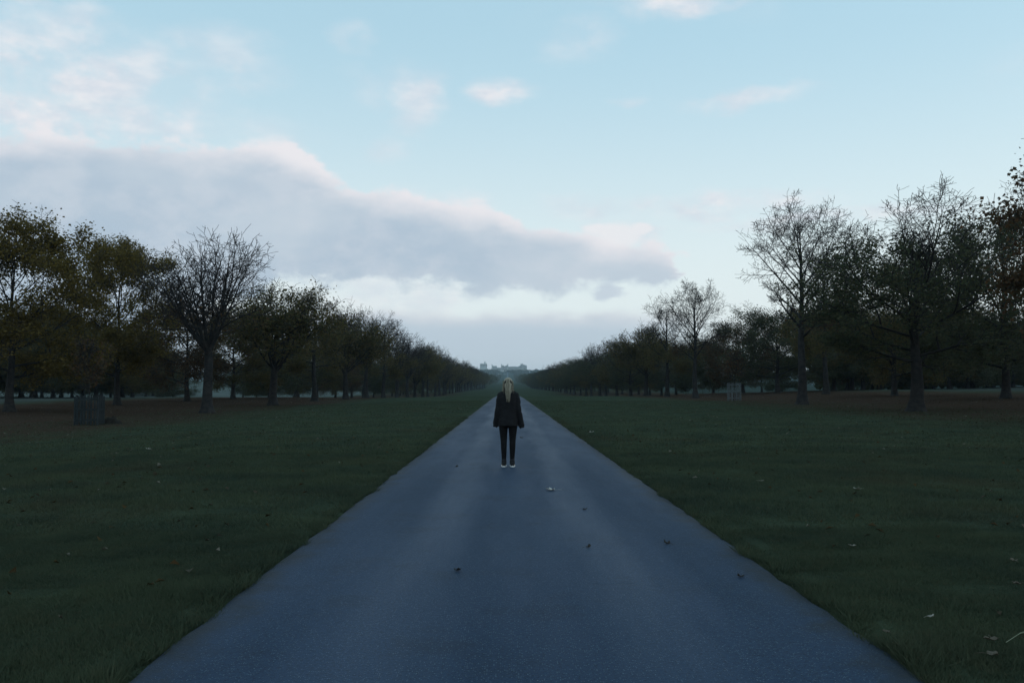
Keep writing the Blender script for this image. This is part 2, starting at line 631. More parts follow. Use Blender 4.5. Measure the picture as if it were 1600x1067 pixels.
def leaf_arrays(P, size, rng, droop=.35):
    """folded four-cornered leaves at points P"""
    n = len(P)
    th = rng.uniform(0, 2 * np.pi, n)
    el = rng.normal(-droop, .6, n)
    ax = np.stack([np.cos(th) * np.cos(el), np.sin(th) * np.cos(el), np.sin(el)], 1)
    r = rng.normal(size=(n, 3))
    sd_ = np.cross(ax, r)
    sd_ /= np.linalg.norm(sd_, axis=1, keepdims=True) + 1e-9
    nm = np.cross(ax, sd_)
    L = size * rng.uniform(.45, 1.45, n)[:, None]
    W = L * rng.uniform(.38, .55, n)[:, None]
    v = np.stack([P, P + ax * L * .48 + sd_ * W + nm * W * .45, P + ax * L, P + ax * L * .48 - sd_ * W + nm * W * .45], 1).reshape(-1, 3)
    i = np.arange(n)[:, None] * 4
    f = np.concatenate([i, i + 1, i + 2, i, i + 2, i + 3], 1).reshape(-1)
    return v, f, np.full(2 * n, 3)


def make_tree(seed, H, r0, fork, style, n_limb, width, leaves, leaf_mat, leaf_lo=0., leaf_hi=1., size=.22, spread=.28, kids=(7, 6, 4), droop=.06, low=0.25):
    """returns (trunk mesh, crown mesh) of a tree H metres high"""
    rnd = random.Random(seed)
    wood, fine_ = Tubes(), Tubes()
    tips = []
    ext = [0.0, []]
    wob = (.05, .10, .16, .22, .28)
    segs = (10, 8, 5, 4, 3)
    sides = (10, 6, 4, 3, 3)

    def rv():
        return Vector((rnd.gauss(0, 1), rnd.gauss(0, 1), rnd.gauss(0, 1)))

    def branch(p, d, L, r, lv, trop):
        n = segs[lv]
        pts, rad = [p.copy()], [r]
        for i in range(n):
            d = (d + rv() * wob[lv] * .6 + Vector((0, 0, trop))).normalized()
            p = p + d * (L / n)
            pts.append(p.copy())
            rad.append(max(.014, r * (1 - .80 * (i + 1) / n)))
        (wood if lv <= 1 else fine_).add(pts, rad, sides[lv])
        ext[0] = max(ext[0], p.z)
        ext[1].append(math.hypot(p.x, p.y))
        if lv >= 2:
            for q in pts[1:]:
                tips.append((q.x, q.y, q.z))
        if lv < 4:
            k = kids[lv - 1]
            k = max(2, int(k * (.75 + .5 * rnd.random())))
            ph = rnd.random() * 6.28
            for j in range(k):
                t = low + (1 - low) * (j + rnd.random()) / k
                i = min(n - 1, int(t * n))
                q = pts[i].lerp(pts[i + 1], t * n - i)
                td = (pts[i + 1] - pts[i]).normalized()
                cd = rot_dir(td, R(rnd.uniform(32, 66)), ph + j * 2.4 + rnd.uniform(-.5, .5))
                cl = L * rnd.uniform(.36, .58) * (1.2 - .65 * t)
                branch(q, cd, max(cl, .35), max(.015, rad[i] * .64), lv + 1, trop * .6 + (.03 if lv == 1 else 0.0))
            if lv < 3:      # the branch runs on into a twig
                branch(pts[-1], d, L * .28, rad[-1], min(lv + 2, 4), trop)

    # trunk
    top = fork if style == 'vase' else H * .80
    n = 12
    p = Vector((0, 0, -.25))
    pts, rad = [], []
    drift = Vector((rnd.gauss(0, .015), rnd.gauss(0, .015), 0))
    for i in range(n + 1):
        t = i / n
        z = -.25 + (top + .25) * t ** 1.25
        flare = 1 + .75 * math.exp(-max(z, 0) / .35)
        keep = 1 - (.30 * t if style == 'vase' else .80 * t)
        pts.append(Vector((drift.x * z + .06 * math.sin(z * .8 + seed), drift.y * z + .06 * math.cos(z * .7 + seed), z)))
        rad.append(r0 * flare * keep)
    wood.add(pts, rad, 12)

    def on_trunk(z):
        for i in range(n):
            if pts[i + 1].z >= z:
                t = (z - pts[i].z) / (pts[i + 1].z - pts[i].z)
                return pts[i].lerp(pts[i + 1], t), rad[i] * (1 - t) + rad[i + 1] * t
        return pts[-1], rad[-1]

    for j in range(n_limb):
        t = (j + .5) / n_limb
        az_ = j * 2.4 + rnd.uniform(-.4, .4)
        if style == 'vase':
            tilt = R(8 + 46 * ((j * .618) % 1.0) + rnd.uniform(-4, 4))
            L = (H - fork) * (.80 + .12 * rnd.random()) * (1 - .25 * (tilt / R(54)) ** 2) * .86
            q, rr = on_trunk(fork - rnd.uniform(.05, 1.1))
            d = rot_dir(Vector((0, 0, 1)), tilt, az_)
            branch(q, d, L, rr * rnd.uniform(.36, .52), 1, .055)
        else:
            z = fork + (top - fork) * t ** .9
            prof = math.sin(math.pi * (.22 + .70 * t)) ** .8
            tilt = R((78 if leaves > 6000 else 60) - (48 if leaves > 6000 else 36) * t + rnd.uniform(-9, 9))
            L = width * .5 * prof * (rnd.uniform(.85, 1.15) if leaves > 6000 else rnd.uniform(.94, 1.05)) / max(.45, math.sin(tilt)) * .86
            q, rr = on_trunk(z)
            d = rot_dir(Vector((0, 0, 1)), tilt, az_)
            branch(q, d, L, rr * rnd.uniform(.42, .60), 1, droop)
    if style != 'vase':
        branch(pts[-1], Vector((drift.x, drift.y, 1)).normalized(), H * .17, rad[-1], 2, .05)

    trunk = mesh_np('trunk', wood.v, wood.f, wood.s, [M['bark']], smooth=True)
    V, Fc, S = np.array(fine_.v), np.array(fine_.f), np.array(fine_.s)
    mi = np.zeros(len(S), dtype=int)
    if leaves:
        rng = np.random.default_rng(seed)
        T = np.array(tips)
        h = T[:, 2] / H
        wgt = np.clip((h - leaf_lo) / .08, 0, 1) * np.clip((leaf_hi - h) / .22, 0, 1) + 1e-6
        # leaves hang in uneven clumps
        cl = np.array([mnoise.noise(Vector(t_) * .55 + Vector((seed, 0, 0))) for t_ in tips])
        wgt *= np.clip(.5 + 1.5 * cl, .04, 2.4) * (1 + .9 * np.clip(1 - h * 1.3, 0, 1))
        P = T[rng.choice(len(T), leaves, p=wgt / wgt.sum())] + rng.normal(0, spread, (leaves, 3))
        lvv, lf, ls = leaf_arrays(P, size, rng)
        Fc = np.concatenate([Fc, lf + len(V)])
        V = np.concatenate([V, lvv])
        S = np.concatenate([S, ls])
        mi = np.concatenate([mi, np.ones(len(ls), dtype=int)])
    crown = mesh_np('crown', V, Fc, S, [M['twig']] + ([M[leaf_mat]] if leaves else []), mi)
    wide = 2 * sorted(ext[1])[int(len(ext[1]) * .97)]
    return trunk, crown, ext[0], wide


KINDS = {
    'vase':    make_tree(11, 15.5, .36, 5.0, 'vase', 17, 10, 500, 'leaf_brown', .25, .55, .16, kids=(9, 6, 3)),
    'vase2':   make_tree(12, 15.0, .34, 4.2, 'vase', 14, 10, 19000, 'leaf_olive', .14, .84, .17, .4, kids=(8, 7, 4)),
    'leader':  make_tree(29, 17.5, .44, 5.8, 'leader', 20, 10.5, 700, 'leaf_brown', .25, .50, .17, kids=(9, 7, 4), droop=.05),
    'leader2': make_tree(22, 16.5, .38, 4.4, 'leader', 16, 11, 8000, 'leaf_olive', .18, .74, .17, .4, kids=(8, 7, 4), droop=.05),
    'half':    make_tree(31, 15.5, .44, 3.6, 'leader', 22, 15, 26000, 'leaf_green', .14, 1.02, .16, .30, kids=(9, 6, 4), droop=.06),
    'yellow':  make_tree(41, 16.5, .36, 3.0, 'leader', 22, 16, 56000, 'leaf_yellow', .12, 1.25, .18, .38, kids=(8, 6, 4), droop=.03),
    'yellow2': make_tree(42, 17.0, .34, 3.0, 'leader', 21, 14, 52000, 'leaf_yellow', .12, 1.25, .18, .36, kids=(8, 6, 4), droop=.03),
    'dense':   make_tree(51, 15.0, .36, 2.4, 'leader', 24, 16, 40000, 'leaf_olive', .06, 1.25, .19, .34, kids=(8, 6, 4), droop=-.01),
    'dense2':  make_tree(52, 15.5, .38, 2.6, 'leader', 24, 16, 40000, 'leaf_green', .06, 1.25, .19, .34, kids=(8, 6, 4), droop=-.01),
    'brown':   make_tree(53, 13.5, .34, 2.4, 'leader', 22, 15, 34000, 'leaf_brown', .06, 1.25, .18, .32, kids=(8, 6, 4), droop=-.02),
    'low':     make_tree(61, 10.5, .30, 1.7, 'leader', 20, 13, 26000, 'leaf_green', .03, 1.25, .22, .50, kids=(7, 6, 3), droop=-.05),
}
WIDE = {'vase': 12.5, 'vase2': 14.0, 'leader': 9.8, 'leader2': 11.0, 'half': 14.0, 'yellow': 15.0, 'yellow2': 13.0, 'dense': 15.0, 'dense2': 15.0,
        'brown': 14.5, 'low': 12.0, 'sapling': 2.2}


def plant(kind, x, y, h, rz, label, group, name='avenue_tree', sx=1.0):
    tr, cr, H, wide = KINDS[kind]
    e = empty(name, (x, y, ground_z(x, y) - .02), rz)
    k = WIDE[kind] * sx / wide
    e.scale = (k, k, h / H)
    obj('trunk', tr, e)
    obj('crown', cr, e)
    tag(e, label, 'tree', group)
    return e


rnd = random.Random(5)
# the four rows: (kind, x, y, height, turn, label)
near = [
    # left inner row
    ('vase', -24.5, 73.6, 15.6, .4, 'bare tree with a fan of upright branches, nearest big trunk on the left lawn', 1.0),
    ('vase2', -24.5, 94.2, 14.8, 1.9, 'thinly leafed dark tree just behind the bare fan-shaped tree on the left', 1.0),
    ('leader2', -24.6, 114.3, 14.8, 2.7, 'second tree behind the bare fan-shaped tree in the left inner row', .95),
    ('vase2', -24.4, 135.0, 15.4, 4.0, 'third tree behind the bare fan-shaped tree in the left inner row', .95),
    ('vase', -24.5, 155.8, 16.4, 2.1, 'bare-topped tree, fourth behind the bare fan-shaped tree on the left', .9),
    # left outer row
    ('yellow', -38.0, 68.8, 16.6, .2, 'yellowing leafy tree at the left edge of the picture', 1.05),
    ('yellow2', -38.2, 88.0, 17.4, 2.2, 'tall yellow-leafed tree behind the larger timber guard on the left', 1.0),
    ('brown', -37.8, 106.0, 14.6, 1.0, 'leafy tree with a leaning trunk close behind the bare fan-shaped tree', 1.1),
    ('dense', -38.0, 124.6, 13.6, 3.3, 'dark leafy tree with low branches right of the bare fan-shaped trunk', 1.05),
    # right inner row
    ('brown', 24.5, 33.0, 13.4, 2.9, 'leafy tree at the right edge, only its outermost branches in the picture', .86),
    ('half', 24.5, 53.7, 14.2, 5.9, 'large half-leafed tree with the thickest trunk on the right lawn', 1.05),
    ('leader', 24.5, 74.6, 17.8, 3.4, 'tall bare tree with a straight trunk standing alone against the sky at right', 1.0),
    ('leader', 24.4, 116.5, 15.8, 1.2, 'slim bare-topped tree left of the small timber guard on the right', .9),
    ('leader2', 24.5, 137.4, 15.6, 4.4, 'second bare-topped tree left of the small timber guard on the right', .95),
    ('vase2', 24.5, 158.0, 14.2, .6, 'third tree left of the small timber guard in the right inner row', .9),
    # right outer row
    ('dense2', 38.4, 69.0, 16.6, 1.0, 'dense dark tree with a flared trunk near the right edge', 1.0),
    ('dense', 38.0, 88.0, 15.0, 4.1, 'dark leafy tree just left of the thickest trunk on the right', .95),
    ('leader2', 38.0, 107.0, 19.4, 2.0, 'tall thin-topped tree behind and right of the tall bare tree', .9),
    ('dense2', 38.0, 126.0, 13.2, 5.1, 'round leafy tree behind and left of the tall bare tree', 1.1),
    ('brown', 38.0, 145.0, 13.6, .9, 'brown-leafed tree behind the small timber guard on the right', 1.1),
]
for k, x, y, h, rz, lab, sx in near:
    plant(k, x, y, h, rz, lab, 'avenue trees', sx=sx)

rows = [
    (-24.5, 176.4, 20.6, 'tree in the far part of the left inner row of the avenue', 'far trees of the left inner row', ['vase', 'vase2', 'leader2', 'vase', 'vase2', 'half'], 16.4),
    (-38.0, 143.4, 18.9, 'leafy tree in the far part of the left outer row of the avenue', 'far trees of the left outer row', ['dense', 'brown', 'dense2', 'low', 'half'], 13.2),
    (24.5, 179.0, 20.8, 'tree in the far part of the right inner row of the avenue', 'far trees of the right inner row', ['half', 'vase2', 'leader2', 'dense2', 'vase', 'half'], 14.4),
    (38.0, 164.0, 18.9, 'leafy tree in the far part of the right outer row of the avenue', 'far trees of the right outer row', ['dense2', 'dense', 'brown', 'half', 'low'], 13.4),
]
ORD = 'fifth sixth seventh eighth ninth tenth eleventh twelfth thirteenth fourteenth'.split()
REF = {-24.5: (0, 'tree beyond the bare fan-shaped tree in the left inner row'), -38.0: (-1, 'tree beyond the yellowing left-edge tree in the left outer row'),
       24.5: (0, 'tree beyond the tall bare tree in the right inner row'), 38.0: (0, 'tree beyond the flared right-edge tree in the right outer row')}
for x, y, dy, lab, grp, kinds, h in rows:
    off, ref = REF[x]
    j = 0
    while y < 960:
        plant(kinds[(j * 7 + int(y)) % len(kinds)], x + rnd.uniform(-.4, .4), y + rnd.uniform(-.8, .8), h * rnd.uniform(.86, 1.12),
              rnd.uniform(0, 6.28), (('fourth' if j + off < 0 else ORD[j + off]) + ' ' + ref) if j + off < 10 else lab, grp, sx=rnd.uniform(.92, 1.08))
        y += dy
        j += 1

# parkland trees out in the meadows
park = [('low', 381, 230, 10.5, 'round low tree standing in the pale meadow right of the bare fan-shaped trunk'),
        ('low', 402, 255, 9.5, 'second round low tree in the pale left meadow, next to the first'),
        ('low', 425, 215, 10.5, 'round dark tree in the left meadow behind the thinly leafed tree'),
        ('low', 468, 250, 11, 'broad low tree in the pale left meadow between two avenue trunks'),
        ('dense', 520, 330, 13, 'rounded tree far out in the left meadow'),
        ('low', 272, 210, 8.0, 'small bushy tree in the left meadow beside the leaning trunk'),
        ('dense2', 1190, 240, 13, 'round tree in the right meadow behind the small timber guard'),
        ('low', 1222, 200, 10, 'low dark tree in the right meadow left of the tall bare trunk'),
        ('dense', 1070, 330, 14, 'round tree far out in the right meadow behind the inner row')]
for k, px, y, h, lab in park:
    x = (px - VPX) / F_PX * y
    plant(k, x, y, h, rnd.uniform(0, 6.28), lab, 'parkland trees', name='parkland_tree')

# the woods at both sides: front ranks as trees, one can still tell them apart
for side, lab in ((-1, 'tree of the dark wood at the far left beyond the meadow'), (1, 'tree of the dark wood at the far right beyond the meadow')):
    for j in range(26):
        if side < 0:
            px = -120 + j * 15 + rnd.uniform(-8, 8)
            y = rnd.uniform(135, 215) if px < 225 else rnd.uniform(230, 300)
        else:
            px = 1285 + j * 16 + rnd.uniform(-8, 8)
            y = rnd.uniform(140, 200)
        x = (px - VPX) / F_PX * y
        plant(rnd.choice(['dense', 'dense2', 'low', 'low', 'brown']), x, y, rnd.uniform(12, 17), rnd.uniform(0, 6.28), lab,
              'trees of the left wood' if side < 0 else 'trees of the right wood', name='woodland_tree', sx=1.15)


def clump_mass(name, spots, label, seed, leaf=1.0, mat='leaf_green', per=46):
    """far foliage: many leaf-like faces gathered in crowns; spots = (x, y, height, radius)"""
    rng = np.random.default_rng(seed)
    P = []
    for x, y, h, r in spots:
        z = ground_z(x, y)
        u = rng.normal(size=(per, 3))
        u /= np.linalg.norm(u, axis=1, keepdims=True)
        u *= rng.uniform(.35, 1.0, (per, 1)) ** .5
        u[:, 0:2] *= r
        u[:, 2] = z + h * .56 + u[:, 2] * h * .44
        u[:, 0] += x
        u[:, 1] += y
        P.append(u)
    v, f, s = leaf_arrays(np.concatenate(P), leaf, rng, .2)
    o = obj(name, mesh_np(name, v, f, s, [M[mat]]))
    tag(o, label, 'trees', kind='stuff')


# undergrowth of the two woods
sp = []
for j in range(150):
    px, y = rnd.uniform(-150, 262), rnd.uniform(250, 330)
    sp.append(((px - VPX) / F_PX * y, y, rnd.uniform(5, 9), 5))
for j in range(150):
    px, y = rnd.uniform(1290, 1760), rnd.uniform(165, 240)
    sp.append(((px - VPX) / F_PX * y, y, rnd.uniform(5, 9), 4.5))
clump_mass('woodland_undergrowth', sp, 'dark undergrowth filling the woods at both far edges', 3, 1.0, 'leaf_green', 150)

# the avenue runs on to the castle hill
sp = []
for x in (-24.5, -38, 24.5, 38):
    y = 965.0
    while y < 2900:
        sp.append((x + rnd.uniform(-1, 1), y, rnd.uniform(13, 17), 5.2))
        y += 19.5 if y < 1900 else 26
clump_mass('distant_avenue_trees', sp, 'far end of the avenue where its trees merge into dark bands', 4, 1.5, 'leaf_green', 90)
sp = []
for j in range(900):
    y = rnd.uniform(1150, 3050)
    side = rnd.choice((-1, 1))
    x = side * rnd.uniform(48, 60 + .13 * y)
    sp.append((x, y, rnd.uniform(9, 16), 8))
for j in range(420):
    y = rnd.uniform(3050, 3600)
    x = rnd.uniform(-260, 300)
    if abs(x + 20) < 16 or (y < 3350 and abs(x) < 30):
        continue
    sp.append((x, y, rnd.uniform(8, 13), 9))
for j in range(420):            # wooded skyline away from the castle
    y = rnd.uniform(3200, 3900)
    x = rnd.choice((-1, 1)) * rnd.uniform(150, 900)
    sp.append((x, y, rnd.uniform(10, 15), 10))
clump_mass('distant_woodland', sp, 'hazy blue-green woods on the hill below the castle', 6, 3.0, 'leaf_green', 50)


# ------------------------------------------------------------------ castle on the hill
def build_castle():
    D = 3700.0
    k = D / F_PX

    def X(px):
        return (px - VPX) * k

    def Z(py):
        return CAM_H + (HORIZON - py) * k

    root = empty('castle', (X(786), D, 58.0))
    tag(root, 'pale stone castle with round tower on the hill at the end of the avenue', 'castle')
    O = Vector(root.location)

    def block(name, px0, px1, ptop, depth=16.0, dy=0.0, zb=56.0, cren=True, windows=0, parent=None):
        x0, x1, z1 = X(px0), X(px1), Z(ptop)
        bm = bmesh.new()
        bm_box(bm, ((x0 + x1) / 2 - O.x, dy, (zb + z1) / 2 - O.z), (x1 - x0, depth, z1 - zb))
        if cren:
            n = max(2, int((x1 - x0) / 4.2))
            w_ = (x1 - x0) / (2 * n - 1)
            for i in range(n):
                for yy in (-depth / 2 + .5, depth / 2 - .5):
                    bm_box(bm, (x0 + w_ * (2 * i + .5) - O.x, dy + yy, z1 + .8 - O.z), (w_, 1.0, 1.62))
        o = obj(name, bm_mesh(name, bm, M['stone']), root)
        for i in range(windows):
            for row in range(2):
                bm = bmesh.new()
                bm_box(bm, (x0 + (x1 - x0) * (i + .5) / windows - O.x, dy - depth / 2 - .02, z1 - 5.5 - row * 8.5 - O.z), (1.8, .5, 4.0))
                obj('window', bm_mesh('window', bm, M['glass']), o)
        return o

    def drum(name, pc, pr, ptop, zb, ytop=0.0, seg=28):
        r, z1 = pr * k, Z(ptop)
        bm = bmesh.new()
        bmesh.ops.create_cone(bm, cap_ends=True, segments=seg, radius1=r * 1.04, radius2=r, depth=z1 - zb,
                              matrix=Matrix.Translation((X(pc) - O.x, ytop, (zb + z1) / 2 - O.z)))
        for i in range(seg // 2):
            a = 4 * math.pi * i / seg
            bm_box(bm, (X(pc) - O.x + math.cos(a) * (r - .5), ytop + math.sin(a) * (r - .5), z1 + .85 - O.z), (1.2, 1.2, 1.8), rot=None)
        return obj(name, bm_mesh(name, bm, M['stone']), root)

    rt = drum('round_tower', 755.6, 5.4, 568.4, 60.0)
    bm = bmesh.new()
    bmesh.ops.create_cone(bm, cap_ends=True, segments=12, radius1=3.0, radius2=2.9, depth=10.0, matrix=Matrix.Translation((X(757.7) - O.x, 3, Z(568.4) + 4.6 - O.z)))
    obj('stair_turret', bm_mesh('stair_turret', bm, M['stone']), rt)
    for i in range(9):
        a = math.pi + math.pi * (i + .5) / 9
        bm = bmesh.new()
        bm_box(bm, (X(755.6) - O.x + math.cos(a) * 5.4 * k, math.sin(a) * 5.4 * k, Z(568.4) - 6.5 - O.z), (1.7, 1.7, 4.2))
        obj('window', bm_mesh('window', bm, M['glass']), rt)
    block('curtain_wall', 761.5, 768.5, 577.0, 8, 6)
    block('corner_turret', 768.2, 770.0, 570.2, 5, -7)
    block('square_tower', 769.8, 776.3, 572.2, 18, 0, windows=4)
    block('curtain_wall', 776.3, 783.3, 574.6, 9, 5, windows=4)
    block('corner_turret', 783.0, 784.6, 569.6, 5, -11)
    g = block('gate_tower', 784.4, 787.7, 571.4, 20, -1, windows=2)
    block('gate_arch_wall', 787.7, 789.4, 573.0, 12, 2)
    block('gate_tower', 789.4, 792.6, 571.4, 20, -1, windows=2)
    block('corner_turret', 792.4, 794.0, 569.4, 5, -11)
    bm = bmesh.new()
    bm_box(bm, (X(788.5) - O.x, -4.1, Z(580.5) + 3.5 - O.z), (3.4, .6, 8.0))
    obj('gateway', bm_mesh('gateway', bm, M['glass']), g)
    r_ = block('state_range', 794.0, 810.5, 573.4, 16, 6, cren=True, windows=10)
    bm = bmesh.new()
    bm_box(bm, (X(802) - O.x, 6, Z(573.4) + 1.2 - O.z), (X(810) - X(794.5), 10, 2.2), taper=.6)
    obj('roof', bm_mesh('roof', bm, M['slate']), r_)
    block('square_tower', 810.5, 813.6, 571.8, 18, 0, windows=2)
    block('square_tower', 813.2, 816.0, 568.9, 22, 4, windows=2)
    block('corner_turret', 815.6, 817.0, 568.3, 6, -6)
    block('square_tower', 816.4, 820.4, 570.2, 18, 2, windows=3)
    block('square_tower', 820.2, 823.2, 571.2, 14, -2, windows=2)
    # small lodge and cottages below the walls
    for px, py, w_, h_, lab in ((754.4, 583.5, 9, 7, 'tiny pale lodge below the round tower of the castle'),
                                (780.8, 584.5, 12, 7, 'tiny white house left of the castle gate approach'),
                                (789.0, 585.0, 10, 6, 'tiny pale house below the castle gate')):
        d = 3280.0
        x = (px - VPX) * d / F_PX
        z = CAM_H + (HORIZON - py) * d / F_PX
        h = empty('house', (x, d, z - h_ - 3))
        tag(h, lab, 'house')
        bm = bmesh.new()
        bm_box(bm, (0, 0, (h_ + 3) / 2), (w_, 8, h_ + 3))
        wl = obj('wall', bm_mesh('wall', bm, M['plaster']), h)
        bm = bmesh.new()
        vv = [bm.verts.new(q) for q in ((-w_ / 2 - .4, -4.4, h_ + 3), (w_ / 2 + .4, -4.4, h_ + 3), (w_ / 2 + .4, 4.4, h_ + 3), (-w_ / 2 - .4, 4.4, h_ + 3), (-w_ / 2 - .4, 0, h_ + 6), (w_ / 2 + .4, 0, h_ + 6))]
        for fc in ((0, 1, 5, 4), (2, 3, 4, 5), (0, 4, 3), (1, 2, 5), (3, 2, 1, 0)):
            bm.faces.new([vv[i] for i in fc])
        obj('roof', bm_mesh('roof', bm, M['slate']), h)
        for i in (-1, 0, 1):
            bm = bmesh.new()
            bm_box(bm, (i * w_ * .3, -4.02, h_ - .5), (1.1, .12, 1.6))
            obj('window', bm_mesh('window', bm, M['glass']), wl)


M['plaster'] = simple('white_plaster', (.62, .62, .6), (.72, .72, .7), 1.0, .9)
build_castle()


# ------------------------------------------------------------------ timber guards round two saplings
def slat_mesh(h, w_, t, mat):
    bm = bmesh.new()
    bm_box(bm, (0, 0, h / 2), (w_, t, h), taper=.96)
    bmesh.ops.bevel(bm, geom=bm.edges[:], offset=.006, segments=1, affect='EDGES')
    return bm_mesh('slat', bm, M[mat])


def build_guard(px, py, width, h, n, label, seed, mat, sw=.085):
    p = pick(px, py)
    rn = random.Random(seed)
    e = empty('tree_guard', (p.x, p.y + width / 2, ground_z(p.x, p.y + width / 2)), rn.uniform(.12, .25))
    tag(e, label, 'tree guard', 'tree guards')
    me = slat_mesh(h, sw, .025, mat)
    post = slat_mesh(h + .08, .09, .09, mat)
    a = width / 2
    for sx in (-1, 1):
        for sy in (-1, 1):
            obj('post', post, e, (sx * a, sy * a, -.12))
    rail = bmesh.new()
    bm_box(rail, (0, 0, 0), (width - .1, .04, .09))
    rail = bm_mesh('rail', rail, M[mat])
    for side in range(4):
        rz = side * math.pi / 2
        c, s = math.cos(rz), math.sin(rz)
        for z in (.28, h * .52, h - .22):
            o = obj('rail', rail, e, (s * a, -c * a, z))
            o.rotation_euler = (0, 0, rz)
        for i in range(n):
            t = (i + .5) / n * (2 * a - .12) - (a - .06)
            off = a + .036
            o = obj('slat', me, e, (c * t + s * off, s * t - c * off, rn.uniform(-.06, .05)))
            o.rotation_euler = (rn.uniform(-.012, .012), rn.uniform(-.02, .02), rz)
    return e


g1 = build_guard(135.5, 664, 1.25, 1.72, 6, 'large weathered timber tree guard of upright slats on the left lawn', 1, 'timber_dark')
g2 = build_guard(1149, 626, 1.0, 1.95, 3, 'small pale timber tree guard of upright slats on the right', 2, 'timber', .05)


def sapling(guard, h, seed, label):
    tr, cr, H, _ = KINDS['sapling']
    e = empty('sapling', guard.location, seed)
    e.scale = (h / H,) * 3
    obj('trunk', tr, e)
    obj('crown', cr, e)
    tag(e, label, 'tree', 'saplings in timber guards')


KINDS['sapling'] = make_tree(71, 5.0, .045, 1.9, 'leader', 12, 2.2, 900, 'leaf_brown', .3, 1.2, .15, .15, kids=(4, 3, 2))
sapling(g1, 5.2, 1.0, 'slim sapling inside the large timber guard on the left lawn')
sapling(g2, 5.6, 2.4, 'slim sapling inside the small timber guard on the right')

# low heap of dark soil next to the left guard
p = pick(172, 662)
bm = bmesh.new()
bmesh.ops.create_grid(bm, x_segments=24, y_segments=16, size=1.0)
for v in bm.verts:
    r = math.hypot(v.co.x, v.co.y)
    v.co = Vector((v.co.x * .66, v.co.y * .5, max(-.06, .42 * (1 - r ** 2.2) * (1 + .5 * mnoise.noise(v.co * 3))) + .03 * mnoise.noise(v.co * 9)))
M['soil'] = simple('dark_soil', (.014, .013, .011), (.028, .024, .019), 8.0, .95, .8, 25.0, .1)
tag(obj('soil_heap', bm_mesh('soil_heap', bm, M['soil'], True), None, (p.x, p.y + .5, p.z - .02)), 'low heap of dark soil beside the large timber guard', 'soil heap')


# ------------------------------------------------------------------ the person on the road
M['skin'] = simple('skin', (.36, .24, .19), (.42, .29, .23), 8.0, .6)
M['jacket'] = simple('black_jacket', (.007, .007, .009), (.012, .013, .015), 9.0, .9, .25, 60.0, .25)
M['leggings'] = simple('black_leggings', (.006, .006, .007), (.011, .011, .012), 12.0, .9, .1, 90.0, .15)
M['shoe'] = simple('black_canvas', (.010, .010, .012), (.016, .016, .018), 30.0, .8)
M['sole'] = simple('white_rubber', (.55, .55, .53), (.68, .68, .66), 20.0, .6)
M['hair'] = leaf_material('blonde_hair', [(.15, .13, .095), (.34, .31, .24), (.46, .43, .35), (.20, .175, .13), (.30, .27, .21)], .08)
M['hair_cap'] = simple('blonde_hair_cap', (.17, .15, .11), (.36, .33, .26), 40.0, .6)
M['hair_dark'] = simple('dark_hair', (.010, .010, .009), (.022, .02, .017), 14.0, .6)


def ring_loft(bm, rings, seg=20, cap=True):
    """rings: (centre, rx, ry[, tilt matrix])"""
    rows_ = []
    for r in rings:
        c, rx, ry = Vector(r[0]), r[1], r[2]
        mt = r[3] if len(r) > 3 else Matrix.Identity(3)
        rows_.append([bm.verts.new(c + mt @ Vector((math.cos(2 * math.pi * k / seg) * rx, math.sin(2 * math.pi * k / seg) * ry, 0))) for k in range(seg)])
    for a, b in zip(rows_, rows_[1:]):
        for k in range(seg):
            bm.faces.new((a[k], a[(k + 1) % seg], b[(k + 1) % seg], b[k]))
    if cap:
        bm.faces.new(list(reversed(rows_[0])))
        bm.faces.new(rows_[-1])
    return rows_


def limb(bm, pts, rads, seg=14, flat=1.0):
    rings = []
    for i, (p_, r) in enumerate(zip(pts, rads)):
        a = Vector(pts[max(0, i - 1)])
        b = Vector(pts[min(len(pts) - 1, i + 1)])
        d_ = (b - a).normalized()
        x_ = (Vector((1, 0, 0)) - d_ * d_.x)
        if x_.length < .3:
            x_ = Vector((0, 1, 0)) - d_ * d_.y
        x_.normalize()
        y_ = d_.cross(x_)
        mt = Matrix((x_, y_, d_)).transposed()
        rings.append((p_, r, r * flat, mt))
    ring_loft(bm, rings, seg)


